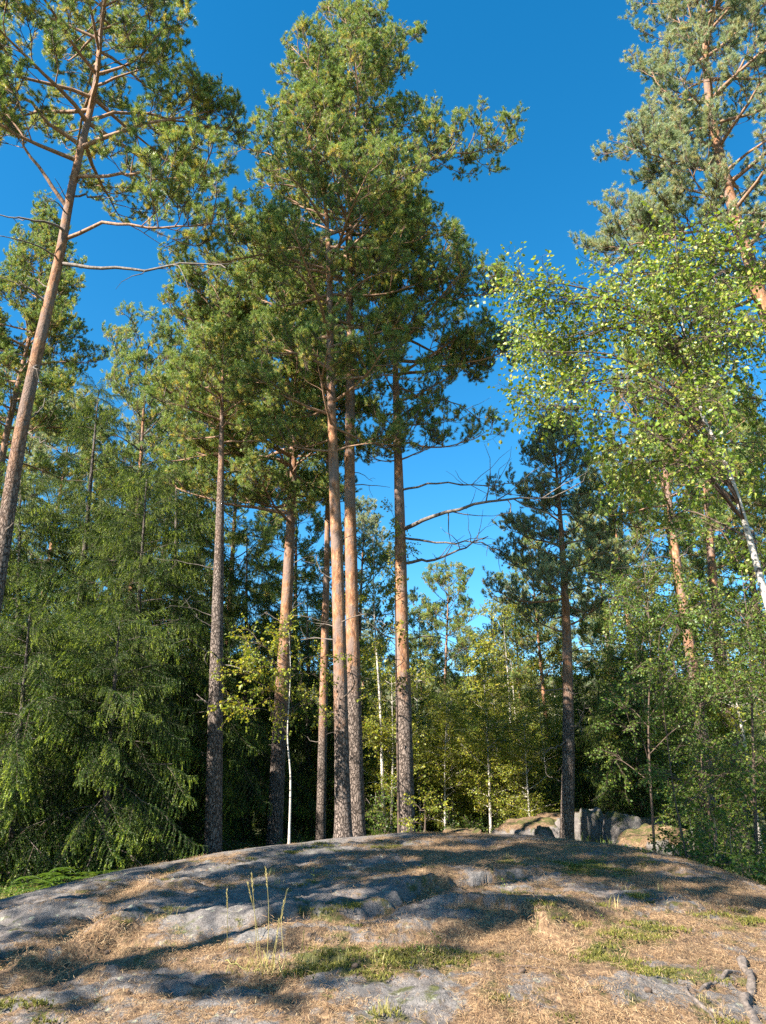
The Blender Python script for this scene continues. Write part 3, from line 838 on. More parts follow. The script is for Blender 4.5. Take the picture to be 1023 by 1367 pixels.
pine("leaning pine that enters past the rock edge, forked bare limbs under a ragged crown",
     [(-80, 1190), (-42, 970), (-6, 790), (22, 610), (48, 480), (78, 350), (94, 262), (106, 208), (128, 110), (138, 0), (146, -110)], 9.8, 24,
     [(-140, 60, 230), (-60, -60, 240), (0, -140, 245), (60, -130, 240), (120, -120, 250), (170, -110, 300), (230, -80, 330)],
     40, 7.5, dens=0.9, stubs=9, seed=21, limb_up=0.15,
     special=[([(104, 236), (170, 232), (220, 240), (280, 232)], [9.8, 9.4, 9.2, 9.1], 0.035, 0.4, 1.2),
              ([(102, 190), (60, 160), (0, 110), (-60, 80)], [9.8, 9.5, 9.4, 9.4], 0.04, 0.5, 1.0),
              ([(92, 280), (50, 220), (15, 160), (-10, 140)], [9.8, 9.5, 9.3, 9.3], 0.038, 0.6, 0.9),
              ([(118, 160), (180, 150), (250, 165), (310, 175)], [9.8, 10, 10.2, 10.3], 0.035, 0.45, 1.2),
              ([(90, 318), (140, 300), (190, 302), (300, 300)], [9.8, 9.5, 9.3, 9.2], 0.034, 0.55, 1.0)],
     dead=[([(84, 352), (130, 357), (190, 360), (240, 354), (310, 352)], [9.8, 9.6, 9.4, 9.3, 9.2], 0.032, 5),
           ([(90, 312), (70, 298), (30, 294), (-10, 286)], [9.8, 9.6, 9.4, 9.3], 0.026, 3),
           ([(100, 262), (140, 262), (165, 268)], [9.8, 9.7, 9.6], 0.02, 3),
           ([(60, 400), (30, 380), (0, 370)], [9.8, 9.7, 9.6], 0.016, 2),
           ([(35, 575), (55, 590), (80, 600)], [9.8, 9.7, 9.6], 0.014, 2)])
pine("dark-trunked pine standing at the rock edge, nearest the spruces",
     [(284, 1138), (288, 950), (291, 800), (294, 680), (296, 580), (298, 470)], 14.6, 22,
     [(465, 285, 310), (510, 235, 365), (560, 225, 380), (600, 240, 360)], 20, 9.0, dens=1.15, stubs=9, seed=33, limb_up=0.05)
pine("pine with slanting base behind the yellow sapling, bright middle trunk",
     [(366, 1132), (372, 1000), (380, 860), (388, 700), (392, 600), (394, 520), (385, 420), (372, 340)], 19.0, 20,
     [(335, 350, 395), (380, 280, 440), (430, 205, 460), (480, 180, 480), (540, 180, 480), (600, 170, 475), (660, 185, 450), (705, 240, 420)], 84, 4.4, dens=1.15, stubs=8, seed=41, limb_up=0.15)
pine("slim orange pine just to the rear of the crest pair",
     [(428, 1128), (431, 980), (434, 840), (437, 720), (438, 600), (436, 500), (432, 430)], 21.0, 12,
     [(425, 415, 450), (480, 380, 480), (540, 360, 495), (620, 370, 490), (680, 400, 480)], 34, 4.0, dens=0.9, stubs=7, seed=47)
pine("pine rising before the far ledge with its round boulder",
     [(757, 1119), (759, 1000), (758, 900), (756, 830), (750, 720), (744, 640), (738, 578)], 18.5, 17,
     [(572, 728, 748), (610, 690, 790), (660, 672, 800), (720, 655, 815), (780, 640, 830), (815, 650, 830), (850, 690, 800)], 44, 4.6, kind='pine_pale', dens=1.0, stubs=8, seed=52, limb_up=0.02,  # paler needle colour stands in for sunlight on this shaded crown
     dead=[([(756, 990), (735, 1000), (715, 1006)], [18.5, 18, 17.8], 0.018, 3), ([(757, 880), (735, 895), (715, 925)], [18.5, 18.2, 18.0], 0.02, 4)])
pine("brown pine behind the leaning birch, trunk bowing slightly",
     [(948, 1110), (935, 960), (916, 830), (902, 735), (890, 640), (880, 560), (872, 490)], 16.5, 18,
     [(480, 850, 900), (530, 810, 960), (600, 790, 980), (670, 800, 990), (720, 820, 980)], 30, 4.5, dens=0.9, stubs=7, seed=58)
pine("darker pine rear of the birch trunk, thick at its base",
     [(988, 1105), (975, 980), (961, 870), (952, 775), (945, 680), (938, 600), (930, 520)], 19.5, 20,
     [(510, 900, 950), (560, 880, 1000), (640, 870, 1040), (710, 890, 1050), (760, 900, 1010)], 28, 5.0, dens=0.9, stubs=7, seed=63)
pine("big pale pine with pinkish upper trunk towering over the birch",
     [(1210, 1180), (1150, 860), (1085, 580), (1023, 418), (1000, 345), (985, 300), (962, 210), (945, 120), (940, 20), (935, -80)], 12.5, 34,
     [(-110, 880, 990), (-40, 860, 1040), (20, 855, 1080), (90, 850, 1100), (150, 830, 1120), (200, 822, 1140), (260, 828, 1150), (320, 800, 1150), (380, 830, 1160), (430, 880, 1160)],
     60, 2.2, kind='pine_pale', dens=0.98, stubs=6, seed=70, limb_up=0.2,
     special=[([(985, 250), (930, 220), (880, 210), (835, 195)], [12.5, 12.2, 12, 12], 0.04, 0.4, 1.3),
              ([(992, 320), (930, 310), (870, 320), (815, 330)], [12.5, 12.1, 11.9, 11.8], 0.04, 0.4, 1.4),
              ([(955, 130), (990, 90), (1010, 50), (1035, 20)], [12.5, 12, 11.7, 11.5], 0.04, 0.5, 0.9)])
pine("light green pine beyond the leaning pine, pointed top against the sky",
     [(-20, 760), (5, 600), (30, 490), (50, 400), (60, 295)], 21.0, 14,
     [(285, 56, 68), (330, 30, 88), (390, -30, 108), (450, -70, 112), (520, -80, 130), (580, -60, 125), (620, -40, 90)], 58, 3.0, dens=1.2, stubs=4, seed=77, limb_up=0.2)

# --- spruces
def spruce(label, px_top, py_top, px_base, D, r_max=2.0, z_low=0.3, n=90, seed=0, group=None, wide=0.02, kind='spruce'):
    rnd.seed(seed)
    top = W(px_top, py_top, D); bx = W(px_base, 1120, D)[0]
    base = np.array([bx, D, ground_z(bx, D)])
    S = spline([base - np.array([0, 0, .1]), base + (top - base) * 0.5 + np.array([rnd.uniform(-.1, .1), 0, 0]), top], 40)
    root = thing("spruce_tree", base, label, "spruce tree", group)
    b = MB(); H = top[2] - base[2]
    rad = make_trunk(b, S, base, 0.012 * H + wide, 100, seg=12, wob=0.05, power=1.0)
    sp = Sprays(); ga = rnd.uniform(0, 6)
    for k in range(n):
        u = (k + rnd.random()) / n
        z = base[2] + z_low + (H - z_low) * u ** 0.92
        i = int(np.argmin(np.abs(S[:, 2] - z))); a = S[i]
        ga += 2.399 + rnd.uniform(-.4, .4)
        f = 1 - (z - base[2]) / H
        L = r_max * min(1, (f * 1.55) ** 0.8) * rnd.uniform(0.55, 1.08) * (0.8 if f > 0.9 else 1) + 0.12
        P = wander(a, (math.cos(ga), math.sin(ga), 0.25 * (1 - f) * 2 - 0.12 * f), L, 7, 0.30, 0.07, 0.85 * f + 0.1)
        b.tube(P - base, np.linspace(0.004 + 0.006 * L, 0.004, 7), 5, 0, cap=False, hgt=0.0)
        m = max(2, int(L * 4.2))
        for j in range(m):
            q, qd = at_path(P, 0.12 + 0.88 * (j + 0.5 * rnd.random()) / m)
            s = 1 if j % 2 else -1
            side = unit(np.cross(qd, (0, 0, 1))) * s
            sp.add(q, unit(qd + side * rnd.uniform(0.1, 0.9) + np.array([0, 0, rnd.uniform(-0.75, 0.0)])), rnd.uniform(0.65, 1.15) * min(1.0, 0.45 + 0.4 * L))
        q, qd = at_path(P, 0.75); sp.add(q, unit(qd), 0.55 + 0.2 * rnd.random())
    sp.add(top - np.array([0, 0, 0.25]), (0, 0, 1), 0.35)
    b.build("trunk", M['spruce_bark'], root)
    sp.build(kind, root, base, flip=0.25)
    return root

spruce("thin spruce with drooping boughs and bare grey stem, topping the dark group", 132, 520, 92, 19, 1.7, 2.0, 92, 1)
spruce("broad dark spruce beside the leaning pine trunk", 28, 640, 12, 17, 2.3, 0.3, 110, 2)
spruce("spruce with yellow-green hanging sprays right of the thin spruce", 196, 640, 178, 15.5, 2.2, 0.3, 110, 3)
spruce("small bright spruce with fan-shaped boughs at the front of the dark group", 160, 830, 150, 13.2, 1.5, 0.2, 60, 4)
spruce("tall spruce half hidden behind the dark-trunked pine", 236, 590, 232, 22, 2.4, 0.4, 110, 5)
spruce("low spruce beside the dark-trunked pine at the rock edge", 232, 800, 226, 16.5, 1.7, 0.2, 70, 6)
spruce("young spruce at the frame edge above the ferns", 40, 820, 30, 12.8, 1.6, 0.2, 70, 7)
spruce("spruce partly behind the pale pointed pine", -60, 600, -60, 18, 2.3, 0.3, 100, 8)
spruce("spruce between the dark-trunked pine and the slanting pine", 330, 700, 328, 24, 2.2, 0.3, 90, 9)
spruce("deep shaded spruce behind the yellow sapling", 410, 780, 412, 27, 2.2, 0.3, 80, 10)
spruce("dark cone-shaped spruce behind the far round boulder", 852, 880, 850, 23, 1.5, 0.2, 70, 12)
spruce("wider dark spruce left of the cone-shaped one", 800, 880, 798, 25, 1.8, 0.2, 80, 13)
spruce("short dark spruce deep in the gap between crest pines and far ledge", 632, 930, 632, 34, 1.5, 0.2, 60, 14)
spruce("dark spruce behind the sprouting pine", 585, 920, 585, 30, 1.8, 0.2, 70, 15)

# --- broad-leaved trees
def leafy(name, label, cat, pts, D, wpx, blobs, kind='birch', bark='birch_bark', seed=0, group=None, ssize=1.0, dens=1.0, nstray=4, r_abs=None):
    """A slender broad-leaved tree: stem through pixels, branches to leaf clouds (px, py, D, radius in metres, sprays)."""
    rnd.seed(seed)
    S, base = trunk_path(pts, D, 40)
    root = thing(name, base, label, cat, group)
    b = MB()
    r0 = r_abs or wpx / F * depth(W(*pts[0], D if np.isscalar(D) else D[0])) / 2
    make_trunk(b, S, base, r0, 100, seg=12, wob=0.06, top_r=0.004, power=1.2)
    b.build("trunk", M[bark], root)
    sp = Sprays()
    for (px, py, d, R, n) in blobs:
        c = W(px, py, d)
        low = [i for i in range(len(S)) if S[i, 2] < c[2] - 0.2 * R] or [0]
        i = min(low, key=lambda i: np.linalg.norm(S[i] - c) + 0.6 * abs(S[i, 2] - (c[2] - 0.5 * np.linalg.norm((S[i] - c)[:2]))))
        a = S[i]
        mid = a + (c - a) * 0.5 + np.array([rnd.gauss(0, .12), rnd.gauss(0, .12), 0.18 * np.linalg.norm(c - a)])
        P = spline([a, mid, c], 9)
        bb = MB(); bb.tube(P - base, np.linspace(min(r0 * 0.45, 0.006 + 0.007 * np.linalg.norm(c - a)), 0.004, 9), 5, 0)
        for k in range(max(2, int(n * dens / 5))):
            u = unit(np.array([rnd.gauss(0, 1), rnd.gauss(0, 1), rnd.gauss(0, .75)])); e = c + u * R * rnd.uniform(0.35, 1.0)
            a2, _ = at_path(P, rnd.uniform(0.5, 1.0))
            Q = spline([a2, a2 + (e - a2) * 0.5 + np.array([0, 0, .1 * R]), e], 6)
            bb.tube(Q - base, np.linspace(0.006, 0.002, 6), 4, 0, cap=False)
            for j in range(5):
                q, qd = at_path(Q, 0.3 + 0.7 * (j + rnd.random()) / 5)
                sp.add(q, unit(qd + np.array([rnd.gauss(0, .7), rnd.gauss(0, .7), rnd.gauss(-.1, .5)])), ssize * rnd.uniform(0.7, 1.2))
        bb.build("branch", M['twig'] if bark != 'birch_bark' else M['twig'], root)
    sp.build(kind, root, base, flip=0.8)
    return root

B = []
brng = random.Random(9)
for k in range(30):                                          # the birch's own leaf clouds
    px = brng.triangular(690, 1060, 940); lo = np.interp(px, [690, 760, 830, 900, 1000, 1060], [400, 390, 360, 330, 330, 340]); hi = np.interp(px, [690, 780, 850, 930, 1060], [520, 600, 640, 650, 720])
    B.append((px, brng.uniform(lo, hi), brng.uniform(6.2, 8.4), brng.uniform(0.25, 0.5), 20))
B += [(690, 372, 7.0, 0.16, 12), (706, 400, 7.0, 0.22, 16), (735, 395, 7.0, 0.25, 18), (720, 470, 7.0, 0.25, 18), (700, 540, 7.0, 0.22, 16), (745, 520, 7.2, 0.3, 20), (905, 330, 7, .28, 22), (940, 340, 7.2, .3, 22), (860, 420, 7, .35, 30), (930, 430, 6.8, .4, 34), (1000, 480, 7.4, .4, 24), (1040, 540, 7.6, .4, 24), (1010, 600, 7.8, .4, 24), (960, 640, 8, .35, 18), (1040, 680, 8, .4, 20), (1000, 730, 8.4, .35, 16), (890, 700, 8.4, .35, 16)]
leafy("birch_tree", "white-stemmed birch leaning in from the rock's right side, large sunlit leaves", "birch tree",
      [(1130, 1230), (1075, 1000), (1040, 860), (1012, 760), (988, 675), (962, 600), (940, 560), (925, 490), (910, 420), (905, 350)], 7.2, 16, B, seed=4, ssize=0.98, dens=1.3)
FB = [(330, 860, 13.0, 0.4, 26), (375, 850, 13.2, 0.4, 26), (315, 900, 12.8, 0.4, 28), (350, 920, 12.9, 0.45, 30), (405, 900, 13.3, 0.4, 24), (320, 945, 12.9, 0.35, 20), (390, 945, 13.2, 0.4, 22), (435, 880, 13.6, 0.35, 18), (425, 935, 13.5, 0.3, 14), (350, 885, 13, .4, 24)]
leafy("sapling", "young yellow-leaved sapling with pale stem between the crest pines and slanting pine", "sapling",
      [(386, 1134), (388, 1040), (384, 980), (388, 900), (386, 845)], 13.2, 2.4, FB, 'yellow', 'birch_bark', 5, ssize=0.85)
leafy("sapling", "little round-leaved sapling at the foot of the sprouting pine", "sapling",
      [(566, 1116), (568, 1095), (566, 1075)], 13.8, 2.2, [(560, 1082, 13.7, 0.2, 12), (575, 1090, 13.8, 0.22, 14), (568, 1070, 13.8, 0.14, 7), (548, 1098, 13.7, .16, 7), (590, 1086, 13.8, .14, 5)], 'yellow', 'twig', 6, ssize=0.62)
leafy("sapling", "leafy sprouts climbing the trunk of the sprouting pine", "sapling",
      [(533, 1116), (530, 950), (528, 800), (528, 690)], 15.4, 3.5, [(528, 690, 15.3, .3, 10), (545, 720, 15.3, .35, 14), (520, 745, 15.3, .35, 12), (520, 790, 15.2, .3, 12), (545, 830, 15.2, .28, 8), (520, 880, 15.2, .3, 10), (550, 905, 15.2, .25, 8), (505, 930, 15, .3, 10)], 'yellow', 'twig', 7, ssize=0.8)
# right-hand thicket of rowan and young birch
T = [("sapling", "dull green young birch filling the space beneath the leaning birch", 870, 900, [(873, 1120), (866, 980), (868, 850), (858, 740)], 14.5, 3.4, 0.7, 16),
     ("sapling", "rowan with many thin stems beside the far slab", 925, 1000, [(915, 1135), (900, 1060), (890, 980), (880, 900)], 12.5, 2.6, 0.6, 16),
     ("sapling", "young birch at the frame edge behind the leaning birch stem", 1000, 900, [(1010, 1140), (1005, 980), (1000, 850), (990, 760)], 13.5, 5, 0.7, 18)]
for j, (nm, lb, cx, cy, pts, D, w, R, n) in enumerate(T):
    q = random.Random(60 + j)
    bl = [(cx + q.uniform(-75, 75), cy + q.uniform(-210, 150), D + q.uniform(-1, 1), R * q.uniform(.6, 1.1), 24) for _ in range(n)]
    leafy(nm, lb, nm, pts, D, w, bl, 'dull', 'twig', 20 + j, ssize=0.95)
leafy("birch_tree", "distant white birch stem between the crest pines and the far ledge", "birch tree",
      [(690, 1085), (684, 1000), (678, 900), (672, 830)], 30, 6, [(670 + random.Random(k).uniform(-45, 45), 880 + random.Random(k + 50).uniform(-70, 130), 30 + random.Random(k + 9).uniform(-1, 1), 0.8, 26) for k in range(16)], 'yellow', 'birch_bark', 30, ssize=1.5)
leafy("birch_tree", "slim birch in the gap right of the crest pair", "birch tree",
      [(512, 1100), (508, 950), (500, 820), (498, 700)], 24, 5, [(502 + random.Random(k).uniform(-25, 30), 830 + random.Random(k + 70).uniform(-130, 200), 24 + random.Random(k + 9).uniform(-1, 1), 0.55, 18) for k in range(14)], 'yellow', 'birch_bark', 31, ssize=1.2)

# --- the forest behind: a few source trees, copied
def far_pine(seed, H=15.0, kind='pine'):
    rnd.seed(seed)
    base = np.zeros(3)
    S = spline([(0, 0, -.3), (rnd.uniform(-.2, .2), rnd.uniform(-.2, .2), H * .4), (rnd.uniform(-.4, .4), rnd.uniform(-.4, .4), H)], 30)
    root = thing("pine_tree", (0, 0, 0), "", "pine tree"); b = MB()
    rad = make_trunk(b, S, base, 0.15, 3.5, seg=10)
    sp = Sprays(); ga = rnd.uniform(0, 6)
    for k in range(34):
        u = (k + rnd.random()) / 34; z = H * (0.42 + 0.58 * u ** .9); i = int(np.argmin(np.abs(S[:, 2] - z))); ga += 2.4
        L = (0.5 + 2.0 * math.sin(math.pi * min(1, (1 - u) * .8 + .05)) ** .8) * rnd.uniform(.6, 1.1)
        P = wander(S[i], (math.cos(ga), math.sin(ga), .15 + .8 * u * u), L, 6, .3, .1)
        pine_limb(b, sp, P, .03, base, 0.75, .35, 1.35)
    b.build("trunk", M['pine_bark'], root)
    sp.add(S[-1], (0, 0, 1)); sp.build(kind, root, base); return root

def far_leafy(seed, H=9.0, kind='yellow', bark='birch_bark'):
    rnd.seed(seed); base = np.zeros(3)
    S = spline([(0, 0, -.3), (rnd.uniform(-.3, .3), rnd.uniform(-.2, .2), H * .5), (rnd.uniform(-.5, .5), 0, H)], 20)
    root = thing("deciduous_tree", (0, 0, 0), "", "deciduous tree"); b = MB()
    make_trunk(b, S, base, 0.07, 100, seg=8, top_r=.01, power=1.2); sp = Sprays()
    for k in range(44):
        u = rnd.random(); z = H * (0.12 + 0.88 * u); i = int(np.argmin(np.abs(S[:, 2] - z))); a = rnd.uniform(0, 6.28)
        L = (0.35 + 1.7 * math.sin(math.pi * (0.12 + 0.82 * u)) ** .7) * rnd.uniform(.5, 1.1)
        P = wander(S[i], (math.cos(a), math.sin(a), .5), L, 5, .1, .15); b.tube(P, np.linspace(.018, .005, 5), 4, 0, cap=False, hgt=0)
        for j in range(int(6 + L * 8)):
            q, qd = at_path(P, rnd.uniform(.25, 1)); q = q + np.array([rnd.gauss(0, .22), rnd.gauss(0, .22), rnd.gauss(0, .18)])
            sp.add(q, unit(qd + np.array([rnd.gauss(0, .8), rnd.gauss(0, .8), rnd.gauss(0, .5)])), rnd.uniform(1.0, 1.7))
    b.build("trunk", M[bark], root); sp.build(kind, root, base, flip=.8); return root

def far_spruce(seed, H=10.0):
    rnd.seed(seed); base = np.zeros(3); root = thing("spruce_tree", (0, 0, 0), "", "spruce tree"); b = MB()
    S = spline([(0, 0, -.3), (.1, 0, H * .5), (0, 0, H)], 24); make_trunk(b, S, base, .13, 100, seg=8, power=1.0); sp = Sprays(); ga = 0
    for k in range(80):
        u = (k + rnd.random()) / 80; z = .2 + (H - .3) * u ** .92; i = int(np.argmin(np.abs(S[:, 2] - z))); ga += 2.4; f = 1 - z / H
        L = 2.1 * min(1, (f * 1.6) ** .8) * rnd.uniform(.6, 1.1) + .12
        P = wander(S[i], (math.cos(ga), math.sin(ga), .1), L, 6, .2, .06, .5); b.tube(P, np.linspace(.015, .005, 6), 4, 0, cap=False, hgt=0)
        for j in range(max(1, int(L * 2.2))):
            q, qd = at_path(P, .15 + .85 * rnd.random()); sp.add(q, unit(qd + np.array([rnd.gauss(0, .5), rnd.gauss(0, .5), rnd.uniform(-.4, .1)])), rnd.uniform(.7, 1.1) * min(1, .5 + .4 * L))
    b.build("trunk", M['spruce_bark'], root); sp.build('spruce', root, base, flip=.25); return root

FAR = {'spruce': [far_spruce(121), far_spruce(122, 8)], 'pine': [far_pine(101), far_pine(102, 16), far_pine(103, 14, 'pine_pale')],
       'yellow': [far_leafy(111), far_leafy(112, 8)], 'dull': [far_leafy(113, 9, 'dull', 'twig'), far_leafy(114, 7, 'dull', 'twig')]}
FARH = {'spruce': [10, 8], 'pine': [15, 16, 14], 'yellow': [9, 8], 'dull': [9, 7]}
_used = {k: [False] * len(v) for k, v in FAR.items()}
_cnt = {}
def far(kind, px, py_top, D, label, group=None, variant=None):
    i = variant if variant is not None else _cnt.get(kind, 0) % len(FAR[kind]); _cnt[kind] = _cnt.get(kind, 0) + 1
    src = FAR[kind][i]
    o = src if not _used[kind][i] else copy_tree(src)
    _used[kind][i] = True
    top = W(px, py_top, D); gz = ground_z(top[0], D)
    s = (top[2] - gz) / FARH[kind][i]
    o.location = (top[0], D, gz); o.rotation_euler = (0, 0, rnd.uniform(0, 6.28)); o.scale = (max(s, .55), max(s, .55), s) if s < 1.3 else (s * .85, s * .85, s)
    tag(o, label, None, group)
    return o

rnd.seed(77)
FG = "trees of the forest behind the rock"
far('pine', 590, 775, 34, "far pine with broad top under the bare branches of the sprouting pine", FG)
far('pine', 560, 815, 42, "far pine close behind the sprouting pine's lower trunk", FG)
far('pine', 625, 852, 44, "far pine at the lowest point of the sky gap", FG)
far('pine', 655, 862, 40, "far pine left of the pine before the ledge", FG)
far('pine', 715, 740, 30, "sunlit pine with orange stem peeping behind the pine before the ledge", FG)
far('pine', 690, 800, 36, "far pine behind the distant white birch stem", FG)
far('yellow', 610, 930, 30, "yellow-green tree under the sky gap", FG)
far('yellow', 720, 930, 26, "bright yellow-green young tree just left of the pine before the ledge", FG)
far('yellow', 655, 930, 28, "bright shrub-like tree by the distant white birch", FG)
far('yellow', 600, 960, 26, "dull green tree behind the little sapling", FG)
far('pine', 820, 640, 28, "pine behind the dark cone-shaped spruce", FG)
far('pine', 880, 600, 30, "orange-stemmed pine behind the rowan stems", FG)
far('pine', 790, 700, 36, "far pine right of the pine before the ledge", FG)
far('pine', 960, 560, 26, "pine behind the leaning birch's bend", FG)
far('pine', 1020, 600, 24, "pine at the frame edge behind the birch stem", FG)
far('yellow', 900, 820, 21, "sunny young tree behind the rowan", FG)
far('yellow', 960, 800, 19, "yellow-green tree between the two pines behind the birch", FG)
far('dull', 1010, 840, 17, "dark leafy tree at the frame edge below the birch stem", FG)
far('dull', 830, 880, 22, "green tree over the far ledge", FG)
far('yellow', 845, 760, 24, "light green tree behind the brown bowing pine", FG)
far('dull', 930, 900, 15.5, "dull green young tree near the right-hand bushes", FG)
far('pine', 480, 700, 36, "far pine seen between the crest pair and the sprouting pine", FG)
far('yellow', 470, 860, 28, "yellow-green tree seen past the crest pair", FG)
far('yellow', 520, 900, 24, "green tree right of the crest pair's feet", FG)
far('pine', 400, 640, 34, "far pine behind the slim orange pine", FG)
far('dull', 350, 860, 26, "shaded tree behind the yellow sapling", FG)
far('pine', 330, 560, 30, "far pine rear of the slanting pine's crown", FG)
far('pine', 250, 520, 32, "far pine over the tall hidden spruce", FG)
far('pine', 215, 470, 28, "pine whose pale crown borders the left sky gap", FG)
far('pine', 160, 640, 36, "far pine behind the thin spruce", FG)
far('pine', 90, 560, 30, "far pine behind the thin spruce's drooping top", FG)
far('pine', 30, 520, 34, "far pine behind the pointed pale pine", FG)
far('dull', 100, 850, 24, "shaded leafy tree inside the dark spruce group", FG)
far('dull', 240, 860, 27, "shaded leafy tree behind the low spruce", FG)
far('dull', 20, 840, 22, "shaded leafy tree by the broad dark spruce", FG)
far('dull', 300, 900, 24, "shaded leafy tree behind the dark-trunked pine", FG)
def zone(px):
    for lim, t in ((90, "beyond the leaning pine"), (200, "beyond the shaded spruce group"), (310, "beyond the dark-trunked pine"), (420, "beyond the slanting pine and yellow sapling"), (510, "beyond the crest pair"), (590, "beyond the sprouting pine"),
                   (700, "beneath the lowest part of the sky gap"), (800, "beyond the lone pine and the ledge"), (900, "beyond the cone-shaped spruce and tilted slab"), (980, "beyond the rowan thicket")):
        if px < lim: return t
    return "beyond the leaning birch stem"
# a deeper belt that closes the view between the stems; nothing tells these apart
gap = random.Random(5)
for k in range(84):
    px = -150 + 1330 * k / 83 + gap.uniform(-12, 12)
    low = 850 if 540 < px < 700 else 740
    kd = ('pine', 'spruce', 'dull', 'spruce')[k % 4]
    what = {'pine': "far pine", 'spruce': "far spruce", 'dull': "far leafy tree"}[kd]
    far(kd, px, (low if kd == 'pine' else max(low, 900)) + gap.uniform(0, 110), gap.uniform(36, 62), what + " deep in the forest " + zone(px), "trees deep in the forest")

for k, (px, pt, D) in enumerate([(805, 915, 38), (830, 930, 34), (395, 890, 32), (345, 880, 34), (310, 860, 33), (440, 880, 31)]):
    far('spruce', px, pt, D, ("tall" if k % 2 else "short") + " shaded far spruce " + zone(px), "shaded spruces behind the crest")
for k, (px, pt, D) in enumerate([(515, 880, 31), (560, 900, 27), (645, 900, 24), (680, 880, 33), (735, 880, 30), (775, 900, 27), (700, 960, 23), (590, 940, 25)]):
    far('yellow', px, pt, D, ("taller" if k % 2 else "shorter") + " sunlit yellow-green tree " + zone(px), "sunlit trees behind the crest")
low = random.Random(8)
for k in range(26):
    px = 430 + 560 * k / 25 + low.uniform(-10, 10)
    far(('yellow', 'dull', 'yellow', 'spruce')[k % 4], px, low.uniform(940, 1010), low.uniform(25, 36), {'yellow': "yellow-green young tree", 'dull': "dull green young tree", 'spruce': "young spruce"}[('yellow', 'dull', 'yellow', 'spruce')[k % 4]] + " in the low growth " + zone(px), "low growth behind the rock")

# --- trees beside and behind the viewer that shade the rock
def near(kind, x, y, s, q, label, v):
    src = FAR[kind][v]; o = copy_tree(src); o.location = (x, y, ground_z(x, y)); o.scale = (s * q, s * q, s); o.rotation_euler = (0, 0, rnd.uniform(0, 6)); tag(o, label, None, "pines beside the viewer"); return o
SHADE = [(-8.2, 2.9, 1.0, 2, 0.5), (-10.6, 2.9, 0.95, 0, 1.0), (-8.0, 1.8, 0.86, 1, 1.1), (-22, 16, 1.2, 0, 1.3)]
for k, (x, y, s, v, q) in enumerate(SHADE):
    near('pine', x, y, s, q, "pine standing beside the viewer, only its shade on the rock shows", v)

# ------------------------------------------------------------------ far ledge and boulders
def boulder(name, label, c, size, rot, seed, rough=0.12, flat=0.0, litter=0.25, cat="boulder"):
    n = 48; u = np.linspace(0, math.pi, n); v = np.linspace(0, 2 * math.pi, 2 * n, endpoint=False)
    U, V = np.meshgrid(u, v, indexing='ij')
    X, Y, Z = np.sin(U) * np.cos(V), np.sin(U) * np.sin(V), np.cos(U)
    e = 0.62
    sq = lambda a: np.sign(a) * np.abs(a) ** e
    R = 1 + rough * fbm(X * 1.6 + seed, Y * 1.6 + Z * 1.9, 4, seed) + rough * 0.5 * fbm(X * 5 + Z * 4, Y * 5 - Z * 3 + seed, 4, seed + 3)
    crack = np.abs(fbm(X * 2.2 + Z * 1.1, Y * 2.2 + seed, 3, seed + 9)); R = R - 0.10 * np.exp(-crack * 22)
    P = np.stack([sq(X) * R * size[0], sq(Y) * R * size[1], np.where(Z > 0, sq(Z), Z) * R * size[2]], -1)
    if flat: P[..., 2] = np.minimum(P[..., 2], size[2] * (1 - flat) + 0.05 * P[..., 2] + 0.10 * size[2] * fbm(X * 3 + seed, Y * 3, 4, seed + 20))
    top = sstep(0.55, 0.9, Z)
    b = MB(); m = 2 * n
    i = (np.arange(n - 1)[:, None] * m + np.arange(m)[None]).ravel(); j = (np.arange(n - 1)[:, None] * m + (np.arange(m)[None] + 1) % m).ravel()
    b.add(P, np.stack([i, i + m, j + m, j], -1), 0, litter=(litter * top + 0.12 + 0.9 * litter * (fbm(X * 2, Y * 2, 3, seed) + .3)).ravel(), moss=(0.42 * top + 0.12 + 0.35 * fbm(X * 3, Y * 3 + Z, 3, seed + 1)).ravel())
    o = b.build(name, M['rock']); o.location = c; o.rotation_euler = rot
    return tag(o, label, cat)
def gp(px, D, dz=0.0):
    x = W(px, 1100, D)[0]; return (x, D, ground_z(x, D) + dz)
def bpx(name, label, px0, px1, py_top, D, ly, rot, seed, **kw):
    """A boulder spanning pixel columns px0..px1 whose top shows at row py_top."""
    c = (px0 + px1) / 2; a, b_ = W(px0, 1100, D), W(px1, 1100, D)
    top = W(c, py_top, D)[2]; z0 = ground_z(W(c, 1100, D)[0], D) - 0.25
    h = max(top - z0, 0.25)
    return boulder(name, label, (W(c, 1100, D)[0], D, z0), ((b_[0] - a[0]) / 2, ly, h), rot, seed, **kw)
bpx("rock_ledge", "long flat-topped rock ledge with needle-covered top behind the lone pine", 700, 890, 1079, 21.5, 1.6, (0, 0.02, 0.1), 3, flat=0.18, litter=0.9, cat="rock")
bpx("rock_ledge", "low dark shoulder of rock left of the long ledge", 655, 770, 1091, 20.8, 1.1, (0, -0.06, 0), 8, flat=0.1, litter=0.7, cat="rock")
bpx("boulder", "rounded pale boulder leaning against the long ledge", 804, 852, 1084, 19.4, 0.55, (0.1, 0, 0.3), 12, litter=0.1)
bpx("boulder", "broken block under the long ledge beside the lone pine", 768, 806, 1083, 20.0, 0.5, (0, 0, 0.2), 15, rough=0.2, litter=0.1)
bpx("rock_slab", "tilted slab covered in rusty needles by the rowan", 838, 918, 1096, 17.6, 0.9, (0, -0.22, 0.5), 18, flat=0.2, litter=0.8, cat="rock")
bpx("rock_slab", "low hump of rock beside the little sapling", 585, 645, 1099, 19.0, 0.9, (0, 0, 0), 22, flat=0.15, litter=0.6, cat="rock")
